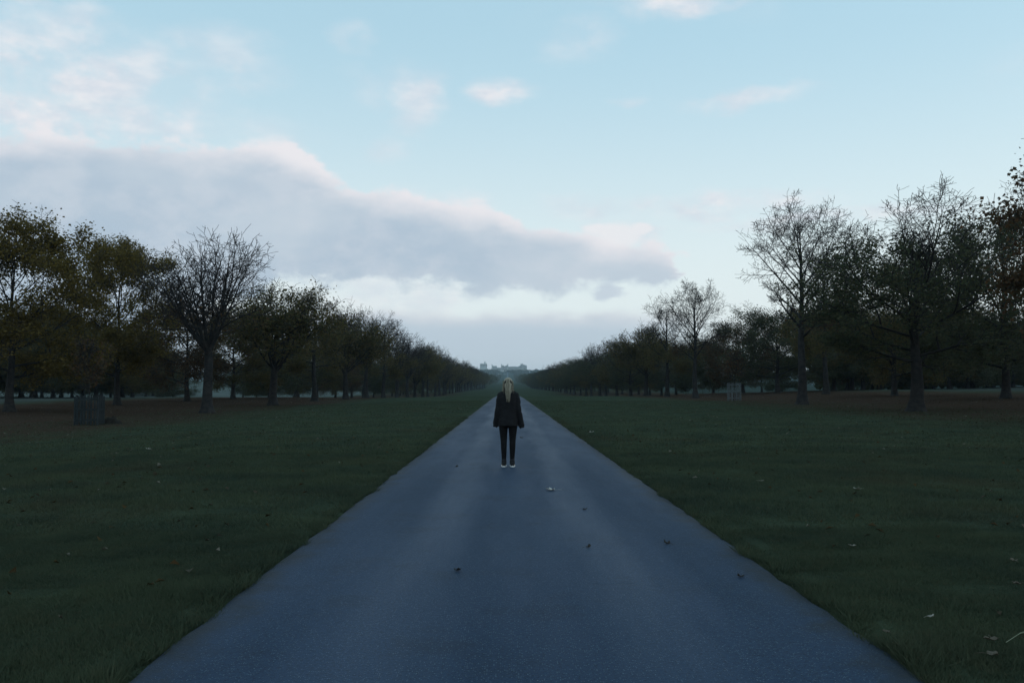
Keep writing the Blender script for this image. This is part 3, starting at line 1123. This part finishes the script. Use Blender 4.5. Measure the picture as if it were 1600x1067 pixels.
def build_person():
    root = empty('person', (.012, 16.62, road_z(.012, 16.62)))
    tag(root, 'person seen from behind with blonde ponytail, black jacket and white-soled shoes', 'person')
    # one body: trunk, legs, arms, hands, neck and head, fused by a voxel remesh; faces +Y
    bm = bmesh.new()
    for s in (-1, 1):
        limb(bm, [(s * .085, 0, .92), (s * .088, .004, .75), (s * .082, .006, .50), (s * .080, -.012, .36), (s * .077, -.006, .20), (s * .075, 0, .085), (s * .075, .0, .02)],
             [.078, .066, .044, .042, .032, .026, .028])
        limb(bm, [(s * .078, -.05, .035), (s * .082, .04, .04), (s * .088, .13, .03), (s * .09, .17, .024)], [.034, .04, .036, .02])
        sh, elb_, wr = Vector((s * .140, -.005, 1.325)), Vector((s * .184, -.025, 1.06)), Vector((s * .236 + .008, .015 - .012 * s, .885 - .008 * s))
        limb(bm, [(s * .10, 0, 1.35), sh, sh.lerp(elb_, .5), elb_, elb_.lerp(wr, .4), wr], [.045, .042, .038, .034, .032, .024])
        # hand: palm, four curled fingers of different length and a thumb from the side of the palm
        pc = wr + Vector((s * .008, .012, -.055))
        limb(bm, [wr, pc, pc + Vector((0, .006, -.045))], [.024, .034, .032], 12, .6)
        for i, L in enumerate((.066, .076, .071, .056)):
            b0 = pc + Vector((-s * .0, .030 - .019 * i, -.040))
            limb(bm, [b0, b0 + Vector((0, .004, -L * .45)), b0 + Vector((-s * .012, .006, -L * .78)), b0 + Vector((-s * .028, .004, -L * .93))], [.0095, .009, .0085, .007], 8)
        t0 = pc + Vector((-s * .006, .036, .002))
        limb(bm, [t0, t0 + Vector((-s * .008, .026, -.028)), t0 + Vector((-s * .014, .026, -.058))], [.012, .0105, .008], 8)
    ring_loft(bm, [((0, 0, .84), .13, .10), ((0, -.01, .92), .172, .118), ((0, 0, 1.0), .155, .105), ((0, .005, 1.10), .128, .09), ((0, .0, 1.22), .148, .10), ((0, -.01, 1.31), .150, .088), ((0, -.012, 1.365), .10, .06), ((0, -.005, 1.41), .055, .055)])
    limb(bm, [(0, -.01, 1.36), (0, .0, 1.43), (0, .012, 1.49)], [.06, .052, .055])
    # head: skull, jaw, nose, brow, lips, ears
    hc = Vector((0, .015, 1.535))
    r = bmesh.ops.create_uvsphere(bm, u_segments=24, v_segments=18, radius=1.0)
    for v in r['verts']:
        q = v.co.copy()
        k = 1.0 - .26 * max(0, -q.z) * (1.0 if q.y > 0 else .55)
        v.co = hc + Vector((q.x * .073 * k, q.y * .092 * (1 - .1 * max(0, -q.z)), q.z * .108))
    limb(bm, [hc + Vector((0, .085, .012)), hc + Vector((0, .100, -.018)), hc + Vector((0, .086, -.034))], [.008, .013, .014], 8)
    limb(bm, [hc + Vector((-.02, .080, -.058)), hc + Vector((0, .087, -.058)), hc + Vector((.02, .080, -.058))], [.005, .0085, .005], 8)
    limb(bm, [hc + Vector((-.045, .070, .022)), hc + Vector((0, .088, .026)), hc + Vector((.045, .070, .022))], [.007, .009, .007], 8)
    for s in (-1, 1):
        limb(bm, [hc + Vector((s * .071, -.008, .024)), hc + Vector((s * .081, -.014, .004)), hc + Vector((s * .072, -.004, -.028))], [.010, .014, .008], 8, .6)
    me = bm_mesh('body_rough', bm, M['skin'])
    tmp = bpy.data.objects.new('body_rough', me)
    col.objects.link(tmp)
    rm = tmp.modifiers.new('fuse', 'REMESH')
    rm.mode = 'VOXEL'
    rm.voxel_size = .0075
    sm = tmp.modifiers.new('soft', 'SMOOTH')
    sm.factor, sm.iterations = .5, 2
    dg = bpy.context.evaluated_depsgraph_get()
    body = bpy.data.meshes.new_from_object(tmp.evaluated_get(dg))
    body.name = 'body'
    bpy.data.objects.remove(tmp)
    for p_ in body.polygons:
        p_.use_smooth = True
    body.materials.clear()
    body.materials.append(M['skin'])
    b = obj('body', body, root)
    # eyes
    for s in (-1, 1):
        bm = bmesh.new()
        bmesh.ops.create_uvsphere(bm, u_segments=12, v_segments=8, radius=.0125)
        o = obj('eye', bm_mesh('eye', bm, M['eye'], True), b, hc + Vector((s * .030, .0735, .004)))

    # leggings
    bm = bmesh.new()
    for s in (-1, 1):
        limb(bm, [(s * .080, 0, .95), (s * .085, .0, .84), (s * .088, .004, .74), (s * .083, .006, .56), (s * .081, .004, .48), (s * .080, -.014, .36), (s * .077, -.006, .22), (s * .076, .0, .06)],
             [.094, .093, .084, .066, .059, .056, .046, .040], 18)
    ring_loft(bm, [((0, -.01, .82), .150, .112), ((0, -.01, .90), .176, .126), ((0, -.005, .98), .164, .114)])
    lg = bm_mesh('leggings', bm, M['leggings'])
    tmp = bpy.data.objects.new('leggings_rough', lg)
    col.objects.link(tmp)
    rm = tmp.modifiers.new('fuse', 'REMESH')
    rm.mode, rm.voxel_size = 'VOXEL', .010
    sm = tmp.modifiers.new('soft', 'SMOOTH')
    sm.factor, sm.iterations = .5, 3
    dg = bpy.context.evaluated_depsgraph_get()
    lg = bpy.data.meshes.new_from_object(tmp.evaluated_get(dg))
    lg.name = 'leggings'
    bpy.data.objects.remove(tmp)
    for v in lg.vertices:      # wrinkles behind the knee and at the ankle
        k = math.exp(-((v.co.z - .16) / .07) ** 2) + .5 * math.exp(-((v.co.z - .50) / .08) ** 2)
        nz = mnoise.noise(Vector((v.co.x * 14, v.co.y * 14, v.co.z * 42)))
        v.co.x += .006 * k * nz
        v.co.y += .006 * k * nz
    for p_ in lg.polygons:
        p_.use_smooth = True
    lg.materials.clear()
    lg.materials.append(M['leggings'])
    obj('leggings', lg, root)

    # jacket: loose trunk, wide sleeves, stand-up collar; one fused cloth surface
    bm = bmesh.new()
    ring_loft(bm, [((0, -.004, .752), .182, .150), ((0, -.004, .80), .182, .148), ((0, -.004, .92), .178, .144), ((0, -.002, 1.05), .168, .135), ((0, -.002, 1.18), .170, .132),
                   ((0, -.006, 1.28), .176, .122), ((0, -.010, 1.345), .160, .100), ((0, -.010, 1.39), .125, .085), ((0, -.006, 1.42), .085, .075), ((0, .0, 1.455), .078, .074)], 32)
    for s in (-1, 1):
        sh, elb_, wr = Vector((s * .138, -.008, 1.325)), Vector((s * .186, -.025, 1.06)), Vector((s * .238 + .008, .010 - .012 * s, .80 - .008 * s))
        limb(bm, [(s * .09, -.008, 1.355), sh, sh.lerp(elb_, .25), sh.lerp(elb_, .6), elb_, elb_.lerp(wr, .35), elb_.lerp(wr, .7), wr, wr + Vector((s * .004, .004, -.072))],
             [.055, .066, .066, .062, .058, .054, .052, .052, .050], 20, .95)
    jk = bm_mesh('jacket', bm, M['jacket'])
    tmp = bpy.data.objects.new('jacket_rough', jk)
    col.objects.link(tmp)
    rm = tmp.modifiers.new('fuse', 'REMESH')
    rm.mode, rm.voxel_size = 'VOXEL', .011
    sm = tmp.modifiers.new('soft', 'SMOOTH')
    sm.factor, sm.iterations = .5, 4
    dg = bpy.context.evaluated_depsgraph_get()
    jk = bpy.data.meshes.new_from_object(tmp.evaluated_get(dg))
    jk.name = 'jacket'
    bpy.data.objects.remove(tmp)
    for v in jk.vertices:      # cloth folds
        c = v.co
        arm = sstep(.19, .22, abs(c.x))
        nz = mnoise.noise(Vector((c.x * 7, c.y * 5, c.z * (7 + 13 * arm)))) + .5 * mnoise.noise(Vector((c.x * 16, c.y * 12, c.z * 18)))
        k = .010 * (1 - sstep(1.36, 1.44, c.z))
        d_ = Vector((c.x, c.y * 1.3, 0))
        if d_.length > 1e-4:
            v.co += d_.normalized() * nz * k
    for p_ in jk.polygons:
        p_.use_smooth = True
    jk.materials.clear()
    jk.materials.append(M['jacket'])
    j = obj('jacket', jk, root)
    bm = bmesh.new()
    rows_ = ring_loft(bm, [((0, -.006, 1.415), .082, .074), ((0, -.008, 1.45), .080, .076), ((0, -.012, 1.478), .086, .080), ((0, -.010, 1.478), .076, .070), ((0, -.006, 1.44), .070, .066)], 24, False)
    obj('collar', bm_mesh('collar', bm, M['jacket'], True), j)

    # gloves cover the hands: dark cloth over the fused hand shape
    for s in (-1, 1):
        wr = Vector((s * .236 + .008, .015 - .012 * s, .885 - .008 * s))
        pc = wr + Vector((s * .008, .012, -.055))
        bm = bmesh.new()
        limb(bm, [wr + Vector((0, 0, .01)), pc, pc + Vector((0, .006, -.047))], [.030, .038, .036], 14, .66)
        for i, L in enumerate((.066, .076, .071, .056)):
            b0 = pc + Vector((0, .030 - .0195 * i, -.040))
            limb(bm, [b0, b0 + Vector((0, .004, -L * .47)), b0 + Vector((-s * .013, .006, -L * .82)), b0 + Vector((-s * .031, .004, -L * .99))], [.0122, .0115, .011, .009], 10)
        t0 = pc + Vector((-s * .006, .036, .004))
        limb(bm, [t0 + Vector((0, -.012, .008)), t0 + Vector((-s * .008, .026, -.028)), t0 + Vector((-s * .014, .026, -.062))], [.0145, .0130, .010], 10)
        obj('glove', bm_mesh('glove', bm, M['jacket'], True), root)

    # shoes
    for s in (-1, 1):
        sh_ = obj('shoe', None, root) if False else None
        bm = bmesh.new()
        prof = [(-.075, .030, .040), (-.062, .038, .075), (-.03, .041, .088), (.01, .043, .078), (.05, .046, .062), (.10, .048, .050), (.14, .044, .042), (.168, .030, .034), (.178, .012, .022)]
        rings = []
        for y, hw, hh in prof:
            mt = Matrix(((1, 0, 0), (0, 0, 1), (0, 1, 0)))
            rings.append(((s * (.076 + .06 * max(0, y)), y, .022 + hh / 2), hw, hh / 2 + .004, mt))
        ring_loft(bm, rings, 16)
        limb(bm, [(s * .076, -.02, .06), (s * .076, -.012, .12), (s * .076, -.006, .135)], [.046, .046, .044], 16)
        sh_ = obj('shoe', bm_mesh('shoe', bm, M['shoe'], True), root)
        bm = bmesh.new()
        rows_ = []
        for z, g in ((.0, -.001), (.004, .003), (.026, .004), (.030, .0)):
            row = []
            for i in range(28):
                a = 2 * math.pi * i / 28
                yy = .05 + math.sin(a) * .130
                wd = .047 if yy > 0 else .042
                row.append(bm.verts.new((s * (.076 + .06 * max(0, yy)) + math.cos(a) * (wd + g), .05 + math.sin(a) * (.130 + g), z)))
            rows_.append(row)
        for a_, b_ in zip(rows_, rows_[1:]):
            for i in range(28):
                bm.faces.new((a_[i], a_[(i + 1) % 28], b_[(i + 1) % 28], b_[i]))
        bm.faces.new(list(reversed(rows_[0])))
        bm.faces.new(rows_[-1])
        obj('sole', bm_mesh('sole', bm, M['sole']), sh_)

    # hair: cap over the skull, dark under-hair behind the ears, ponytail of wavy strands, loose locks
    bm = bmesh.new()
    r = bmesh.ops.create_uvsphere(bm, u_segments=40, v_segments=26, radius=1.0)
    for v in r['verts']:
        q = v.co.copy()
        groove = 1 + .025 * math.sin(math.atan2(q.x, q.z + 1.2) * 46 + 2 * q.y)
        v.co = hc + Vector((q.x * .087 * groove, -.012 + q.y * .098, .006 + q.z * .110 * groove))
    kill = [v for v in bm.verts if (v.co.y - hc.y) > .045 - .5 * max(0, v.co.z - hc.z - .06) * -1 and v.co.z < hc.z + .075 or v.co.z < hc.z - .085]
    bmesh.ops.delete(bm, geom=kill, context='VERTS')
    hair = obj('hair', bm_mesh('hair', bm, M['hair_cap'], True), root)
    rn = random.Random(8)
    for s in (-1, 1):
        bm = bmesh.new()
        limb(bm, [hc + Vector((s * .030, -.094, .062)), hc + Vector((s * .047, -.092, .030)), hc + Vector((s * .056, -.082, -.015)), hc + Vector((s * .052, -.078, -.065)), hc + Vector((s * .046, -.076, -.10))], [.008, .020, .023, .022, .010], 12, .8)
        obj('dark_under_hair', bm_mesh('dark_under_hair', bm, M['hair_dark'], True), hair)

    def strand_set(name, n, fn, mat):
        T = Tubes()
        for i in range(n):
            pts, rad = fn(i, n)
            T.add([Vector(q) for q in pts], rad, 5)
        return obj(name, mesh_np(name, T.v, T.f, T.s, [mat], smooth=True), hair)

    def tail(i, n):
        a = rn.uniform(0, 6.28)
        q = rn.random() ** .5
        x0, y0 = math.cos(a) * q, math.sin(a) * q
        L = rn.uniform(.74, 1.07)
        ph = rn.uniform(0, 6.28)
        pts, rad = [], []
        for k in range(12):
            t = k / 11
            wdt = .016 + .040 * math.sin(min(1, t * 1.35) * 1.7) * (1 - .68 * max(0, t - .5) / .5)
            z = 1.612 - .39 * t * L
            y = -.085 - .040 * math.sin(t * 2.2) - .035 * t
            pts.append((x0 * wdt + .009 * math.sin(t * 9 + ph), y + y0 * .028, z))
            rad.append(.0078 * (1 - .85 * t))
        return pts, rad

    strand_set('ponytail', 90, tail, M['hair'])

    def lock(i, n):
        s = -1 if i % 2 else 1
        ph = rn.uniform(0, 6.28)
        x0 = rn.uniform(.072, .090)
        out_ = rn.uniform(-.01, .045) if s < 0 else rn.uniform(-.015, .03)
        Ln = rn.uniform(.13, .21)
        pts, rad = [], []
        y0 = rn.uniform(-.06, .03)
        for k in range(9):
            t = k / 8
            pts.append((s * (x0 + out_ * t * t + .008 * math.sin(7 * t + ph)), hc.y - .02 + y0 - .03 * t + .008 * math.cos(8 * t + ph), hc.z + .045 - (Ln + .05) * t))
            rad.append(.0065 * (1 - .7 * t))
        return pts, rad

    strand_set('loose_locks', 34, lock, M['hair'])

    def crossing(i, n):
        s = -1 if i % 2 else 1
        t0 = rn.uniform(.2, .9)
        ph = rn.uniform(0, 6.28)
        pts, rad = [], []
        for k in range(9):
            t = k / 8
            pts.append((s * (.030 + .030 * t0 + .012 * math.sin(5 * t + ph)), -.105 - .03 * t, 1.55 - .02 * t0 - .17 * t))
            rad.append(.006 * (1 - .75 * t))
        return pts, rad

    strand_set('back_locks', 22, crossing, M['hair'])


M['eye'] = simple('eye', (.5, .5, .5), (.6, .6, .6), 30.0, .2)
build_person()


# ------------------------------------------------------------------ fallen leaves
M['leaf_pale'] = simple('leaf_pale', (.16, .15, .12), (.30, .285, .24), 30.0, .7)
M['leaf_white'] = simple('leaf_white', (.30, .29, .26), (.46, .45, .42), 30.0, .7)
M['leaf_tan'] = simple('leaf_tan', (.060, .048, .032), (.10, .08, .055), 30.0, .8)
M['leaf_dark'] = simple('leaf_dark', (.016, .014, .012), (.030, .025, .020), 30.0, .8)


def leaf_mesh(seed, L, mat, lobes=5, curl=.5):
    """palmate or oval dry leaf, curled, with a stalk and some thickness"""
    rn = random.Random(seed)
    bm = bmesh.new()
    n = 40
    c = bm.verts.new((0, 0, .004))
    mid, rim = [], []
    for i in range(n):
        a = 2 * math.pi * i / n
        r = (.62 + .38 * abs(math.cos(a * lobes / 2)) ** .7) * (1 + rn.uniform(-.07, .07))
        r *= .62 + .38 * math.cos((a - math.pi / 2) / 2) ** 2
        for lst, k in ((mid, .5), (rim, 1.0)):
            x, y = math.cos(a) * r * L * .5 * k, math.sin(a) * r * L * .5 * k
            z = .004 + curl * L * .5 * (k * r) ** 2 * (.35 + .65 * math.sin(a * 2 + seed) ** 2) + rn.uniform(0, .03) * L * k
            lst.append(bm.verts.new((x, y, z)))
    for i in range(n):
        j = (i + 1) % n
        bm.faces.new((c, mid[i], mid[j]))
        bm.faces.new((mid[i], rim[i], rim[j], mid[j]))
    r = bmesh.ops.extrude_face_region(bm, geom=bm.faces[:])
    for v in [g for g in r['geom'] if isinstance(g, bmesh.types.BMVert)]:
        v.co.z += .0015
    me = bm_mesh('fallen_leaf', bm, M[mat], True)
    T = Tubes()
    T.add([Vector((0, -.1 * L, .006)), Vector((.03 * L, -.5 * L, .012)), Vector((.10 * L, -.95 * L, .006))], [.0016, .0014, .0016], 5, cap=True)
    st = mesh_np('stalk', T.v, T.f, T.s, [M[mat]], smooth=True)
    return me, st


def put_leaf(px, py, L, mat, label, seed, road=False, lobes=5, curl=.5, lift=.0):
    p = pick(px, py)
    z = (road_z(p.x, p.y) if road else p.z + .03) + lift
    if road:                     # exact place on the road surface
        y = CAM_H * F_PX / (py - HORIZON)
        p = Vector(((px - VPX) / F_PX * y, y, 0))
        z = road_z(p.x, p.y) + .001
    me, st = leaf_mesh(seed, L, mat, lobes, curl)
    o = obj('fallen_leaf', me, None, (p.x, p.y, z))
    o.rotation_euler = (0, 0, seed * 1.7)
    obj('stalk', st, o)
    tag(o, label, 'leaf', 'fallen leaves')


put_leaf(861, 767, .17, 'leaf_white', 'pale curled leaf lying on the road in front of the person', 1, True, 5, .55)
put_leaf(716, 892, .075, 'leaf_dark', 'dark leaf on the left half of the road near the camera', 2, True, 3, .9)
put_leaf(918, 856, .065, 'leaf_dark', 'small dark leaf on the road below the pale leaf', 3, True, 3, .9)
put_leaf(1041, 849, .075, 'leaf_dark', 'dark leaf on the road towards its right edge', 4, True, 3, .9)
put_leaf(1154, 899, .070, 'leaf_dark', 'dark leaf on the road closest to the right verge', 5, True, 3, .8)
put_leaf(912, 797, .075, 'leaf_dark', 'small dark leaf on the road just right below the pale leaf', 6, True, 3, .7)
put_leaf(714, 730, .080, 'leaf_dark', 'tiny dark leaf on the road left of the person', 7, True, 3, .8)
put_leaf(815, 685, .10, 'leaf_dark', 'tiny dark leaf on the road just beyond the person at right', 8, True, 3, .8)
put_leaf(1540, 1003, .10, 'leaf_tan', 'tan leaf in the grass by the dry stalks at the lower right corner', 9, False, 3, .6)
put_leaf(1539, 1027, .09, 'leaf_tan', 'long narrow leaf in the grass at the lower right corner', 10, False, 2, .4)
put_leaf(1578, 880, .075, 'leaf_tan', 'tan leaf in the grass close to the right edge', 11, False, 3, .5)
put_leaf(1582, 916, .08, 'leaf_tan', 'tan leaf in the grass just below another near the right edge', 12, False, 2, .5)
put_leaf(1328, 856, .075, 'leaf_pale', 'pale leaf in the grass right of the road', 13, False, 5, .5)
put_leaf(1446, 968, .055, 'leaf_pale', 'small pale leaf in the grass between the road and the dry stalks', 14, False, 3, .6)
put_leaf(1378, 991, .055, 'leaf_tan', 'small leaf with a long stalk at the right verge of the road', 15, False, 3, .6)
put_leaf(1338, 767, .14, 'leaf_pale', 'pale leaf far out in the right lawn', 16, False, 5, .6)
put_leaf(1187, 754, .10, 'leaf_pale', 'small pale leaf in the lawn right of the road, nearest the pale road leaf', 17, False, 5, .6)
put_leaf(923, 677, .20, 'leaf_pale', 'pale leaf on the lawn right of the person', 18, False, 5, .6)
put_leaf(236, 703, .14, 'leaf_pale', 'pale leaf on the left lawn below the bare fan-shaped tree', 19, False, 5, .6)
put_leaf(719, 640, .28, 'leaf_pale', 'pale leaf on the lawn left of the person', 20, False, 5, .6)

# dry grass stalks by the tan leaf
p = pick(1562, 1006)
st = empty('dry_grass_stalks', p)
tag(st, 'two long pale dry grass stalks leaning at the lower right corner', 'grass stalks')
M['straw'] = simple('straw', (.22, .25, .16), (.32, .34, .24), 20.0, .7)
for dx, dz in ((.20, .075), (.18, .06)):
    T = Tubes()
    T.add([Vector((0, 0, .03)), Vector((dx * .5, .02, .05 + dz * .4)), Vector((dx, .03, .03 + dz))], [.0018, .0016, .0010], 5)
    obj('stalk', mesh_np('stalk', T.v, T.f, T.s, [M['straw']]), st)


def litter_stuff():
    rng = np.random.default_rng(77)
    P = []
    for side in (-1, 1):
        n = 9000
        y = 22 + (150 - 22) * rng.random(n) ** 1.3
        x = side * rng.normal(33, 8.5, n)
        P += [(a, b) for a, b in zip(x, y) if 15 < abs(a) < 56]
        n = 2200
        y = 4 + 100 * rng.random(n) ** 1.6
        x = side * rng.uniform(2.5, 25, n)
        P += list(zip(x, y))
    Q = np.array([(a, b, ground_z(a, b) + .035) for a, b in P])
    n = len(Q)
    th = rng.uniform(0, 6.28, n)
    L = rng.uniform(.022, .055, n)[:, None]
    a = np.stack([np.cos(th), np.sin(th), rng.normal(.15, .25, n)], 1)
    s = np.stack([-np.sin(th), np.cos(th), rng.normal(.0, .35, n)], 1)
    v = np.stack([Q - a * L, Q + s * L * .6 + [0, 0, .02], Q + a * L, Q - s * L * .6 + [0, 0, .02]], 1).reshape(-1, 3)
    i = np.arange(n)[:, None] * 4
    f = np.concatenate([i, i + 1, i + 2, i, i + 2, i + 3], 1).reshape(-1)
    m_ = leaf_material('leaf_litter', [(.030, .019, .010), (.050, .030, .014), (.065, .043, .02), (.035, .027, .016), (.14, .125, .10), (.19, .18, .15)], .1)
    tag(obj('leaf_litter', mesh_np('leaf_litter', v, f, np.full(2 * n, 3), [m_])), 'brown fallen leaves strewn over the lawns and under the trees', 'leaves', kind='stuff')


litter_stuff()


# ------------------------------------------------------------------ grass
def grass_stuff():
    rng = np.random.default_rng(99)
    zones = [(3.6, 9.5, 250000, .045, .0035), (9.5, 20, 210000, .05, .0065), (20, 95, 205000, .055, .016)]
    X, Y, Hh, W = [], [], [], []
    for y0, y1, n, h, w_ in zones:
        y = np.sqrt(rng.uniform(y0 ** 2, y1 ** 2, n * 2))
        if y0 == 20:
            y = y0 + (y1 - y0) * rng.random(n * 2) ** 1.7
        x = np.clip(y * rng.uniform(-.60, .60, n * 2), -29, 29) if y0 == 20 else y * rng.uniform(-.60, .60, n * 2)
        x = np.where(np.abs(x) > 28.9, rng.uniform(-24, 24, n * 2), x)
        xr = np.abs(x - ROAD_C)
        clump = rng.normal(0, .075, len(x)) + .05 * np.sin(y * 1.7 + 2 * np.sign(x)) * np.sin(y * .43)
        ok = xr > ROAD_H - .03 + clump
        x, y, xr = x[ok][:n], y[ok][:n], xr[ok][:n]
        X.append(x)
        Y.append(y)
        Hh.append(h * rng.uniform(.45, 1.25, len(x)) * np.clip(.55 + (xr - 2) * 1.2, .5, 1))
        W.append(np.full(len(x), w_) * rng.uniform(.7, 1.3, len(x)))
    # longer ragged blades along both edges of the road
    n = 60000
    y = 3.5 + 40 * rng.random(n) ** 1.8
    sd_ = np.where(rng.random(n) < .5, -1, 1)
    rag = .05 * np.sin(y * 3.1 + sd_) * np.sin(y * 1.37) + .04 * np.sin(y * 7.3 + 2 * sd_)
    X.append(ROAD_C + sd_ * (ROAD_H + .02 + rag + np.abs(rng.normal(0, .10, n))))
    Y.append(y)
    Hh.append(rng.uniform(.025, .085, n))
    W.append(rng.uniform(.7, 1.3, n) * (.003 + .00035 * y))
    X, Y, Hh, W = map(np.concatenate, (X, Y, Hh, W))
    # look the height up in a fine table
    gx = np.linspace(-30, 30, 241)
    gy = np.linspace(3, 96, 280)
    G = np.array([[ground_z(a, b) for a in gx] for b in gy])
    fx = np.clip((X - gx[0]) / (gx[1] - gx[0]), 0, len(gx) - 1.001)
    fy = np.clip((Y - gy[0]) / (gy[1] - gy[0]), 0, len(gy) - 1.001)
    ix, iy = fx.astype(int), fy.astype(int)
    tx, ty = fx - ix, fy - iy
    Z = (G[iy, ix] * (1 - tx) + G[iy, ix + 1] * tx) * (1 - ty) + (G[iy + 1, ix] * (1 - tx) + G[iy + 1, ix + 1] * tx) * ty
    gx = np.linspace(-30, 30, 400)
    gy = np.linspace(3, 96, 560)
    G = np.array([[mnoise.noise(Vector((a * 1.9, b * 1.9, 1))) + .6 * mnoise.noise(Vector((a * .5, b * .5, 4))) for a in gx] for b in gy])
    fx = np.clip((X - gx[0]) / (gx[1] - gx[0]), 0, len(gx) - 1.001).astype(int)
    fy = np.clip((Y - gy[0]) / (gy[1] - gy[0]), 0, len(gy) - 1.001).astype(int)
    Hh = Hh * np.clip(1.0 + .9 * G[fy, fx], .35, 2.0)
    n = len(X)
    B = np.stack([X, Y, Z - .004], 1)
    th = rng.uniform(0, 6.28, n)
    s = np.stack([np.cos(th), np.sin(th), np.zeros(n)], 1) * W[:, None]
    ln = rng.normal(0, .55, (n, 2)) * Hh[:, None]
    tip = B + np.stack([ln[:, 0], ln[:, 1], Hh], 1)
    v = np.stack([B - s, B + s, tip], 1).reshape(-1, 3)
    m_ = bpy.data.materials.new('grass_blade')
    m_.use_nodes = True
    t = m_.node_tree
    t.nodes.clear()
    q = NT(t)
    pos = q.node('ShaderNodeNewGeometry').outputs['Position']
    c = q.mix(q.step(q.noise(pos, .55, 4.0, .6), .3, .7), (.043, .061, .043), (.069, .088, .053))
    c = q.mix(q.step(q.noise(pos, .22, 5.0, .65), .5, .7, 0, .55), c, (.066, .057, .036))
    c = q.mix(q.step(q.noise(pos, 4.0, 4.0, .65), .5, .72, 0, .5), c, (.083, .085, .049))
    c = q.mix(q.step(q.noise(pos, 45.0, 2.0, .6), .55, .72, 0, .7), c, (.106, .088, .056))
    d = q.node('ShaderNodeBsdfDiffuse')
    q.put(d.inputs[0], c)
    tr = q.node('ShaderNodeBsdfTranslucent')
    q.put(tr.inputs[0], c)
    mx = q.node('ShaderNodeMixShader')
    mx.inputs[0].default_value = .3
    t.links.new(d.outputs[0], mx.inputs[1])
    t.links.new(tr.outputs[0], mx.inputs[2])
    o = q.node('ShaderNodeOutputMaterial')
    t.links.new(mx.outputs[0], o.inputs[0])
    tag(obj('grass', mesh_np('grass', v, np.arange(3 * n), np.full(n, 3), [m_])), 'short dark green grass on the lawns beside the road', 'grass', kind='stuff')


grass_stuff()


# ------------------------------------------------------------------ haze
bm = bmesh.new()
bm_box(bm, (0, 3120, 58), (8100, 6500, 124))
hz = obj('haze', bm_mesh('haze', bm, None))
tag(hz, 'thin blue evening haze filling the air over the park', 'haze', kind='stuff')
m_ = bpy.data.materials.new('haze')
m_.use_nodes = True
t = m_.node_tree
t.nodes.clear()
pv = t.nodes.new('ShaderNodeVolumePrincipled')
pv.inputs['Color'].default_value = (.66, .86, 1.0, 1)
pv.inputs['Density'].default_value = 1.05e-4
om = t.nodes.new('ShaderNodeOutputMaterial')
t.links.new(pv.outputs[0], om.inputs['Volume'])
hz.data.materials.append(m_)
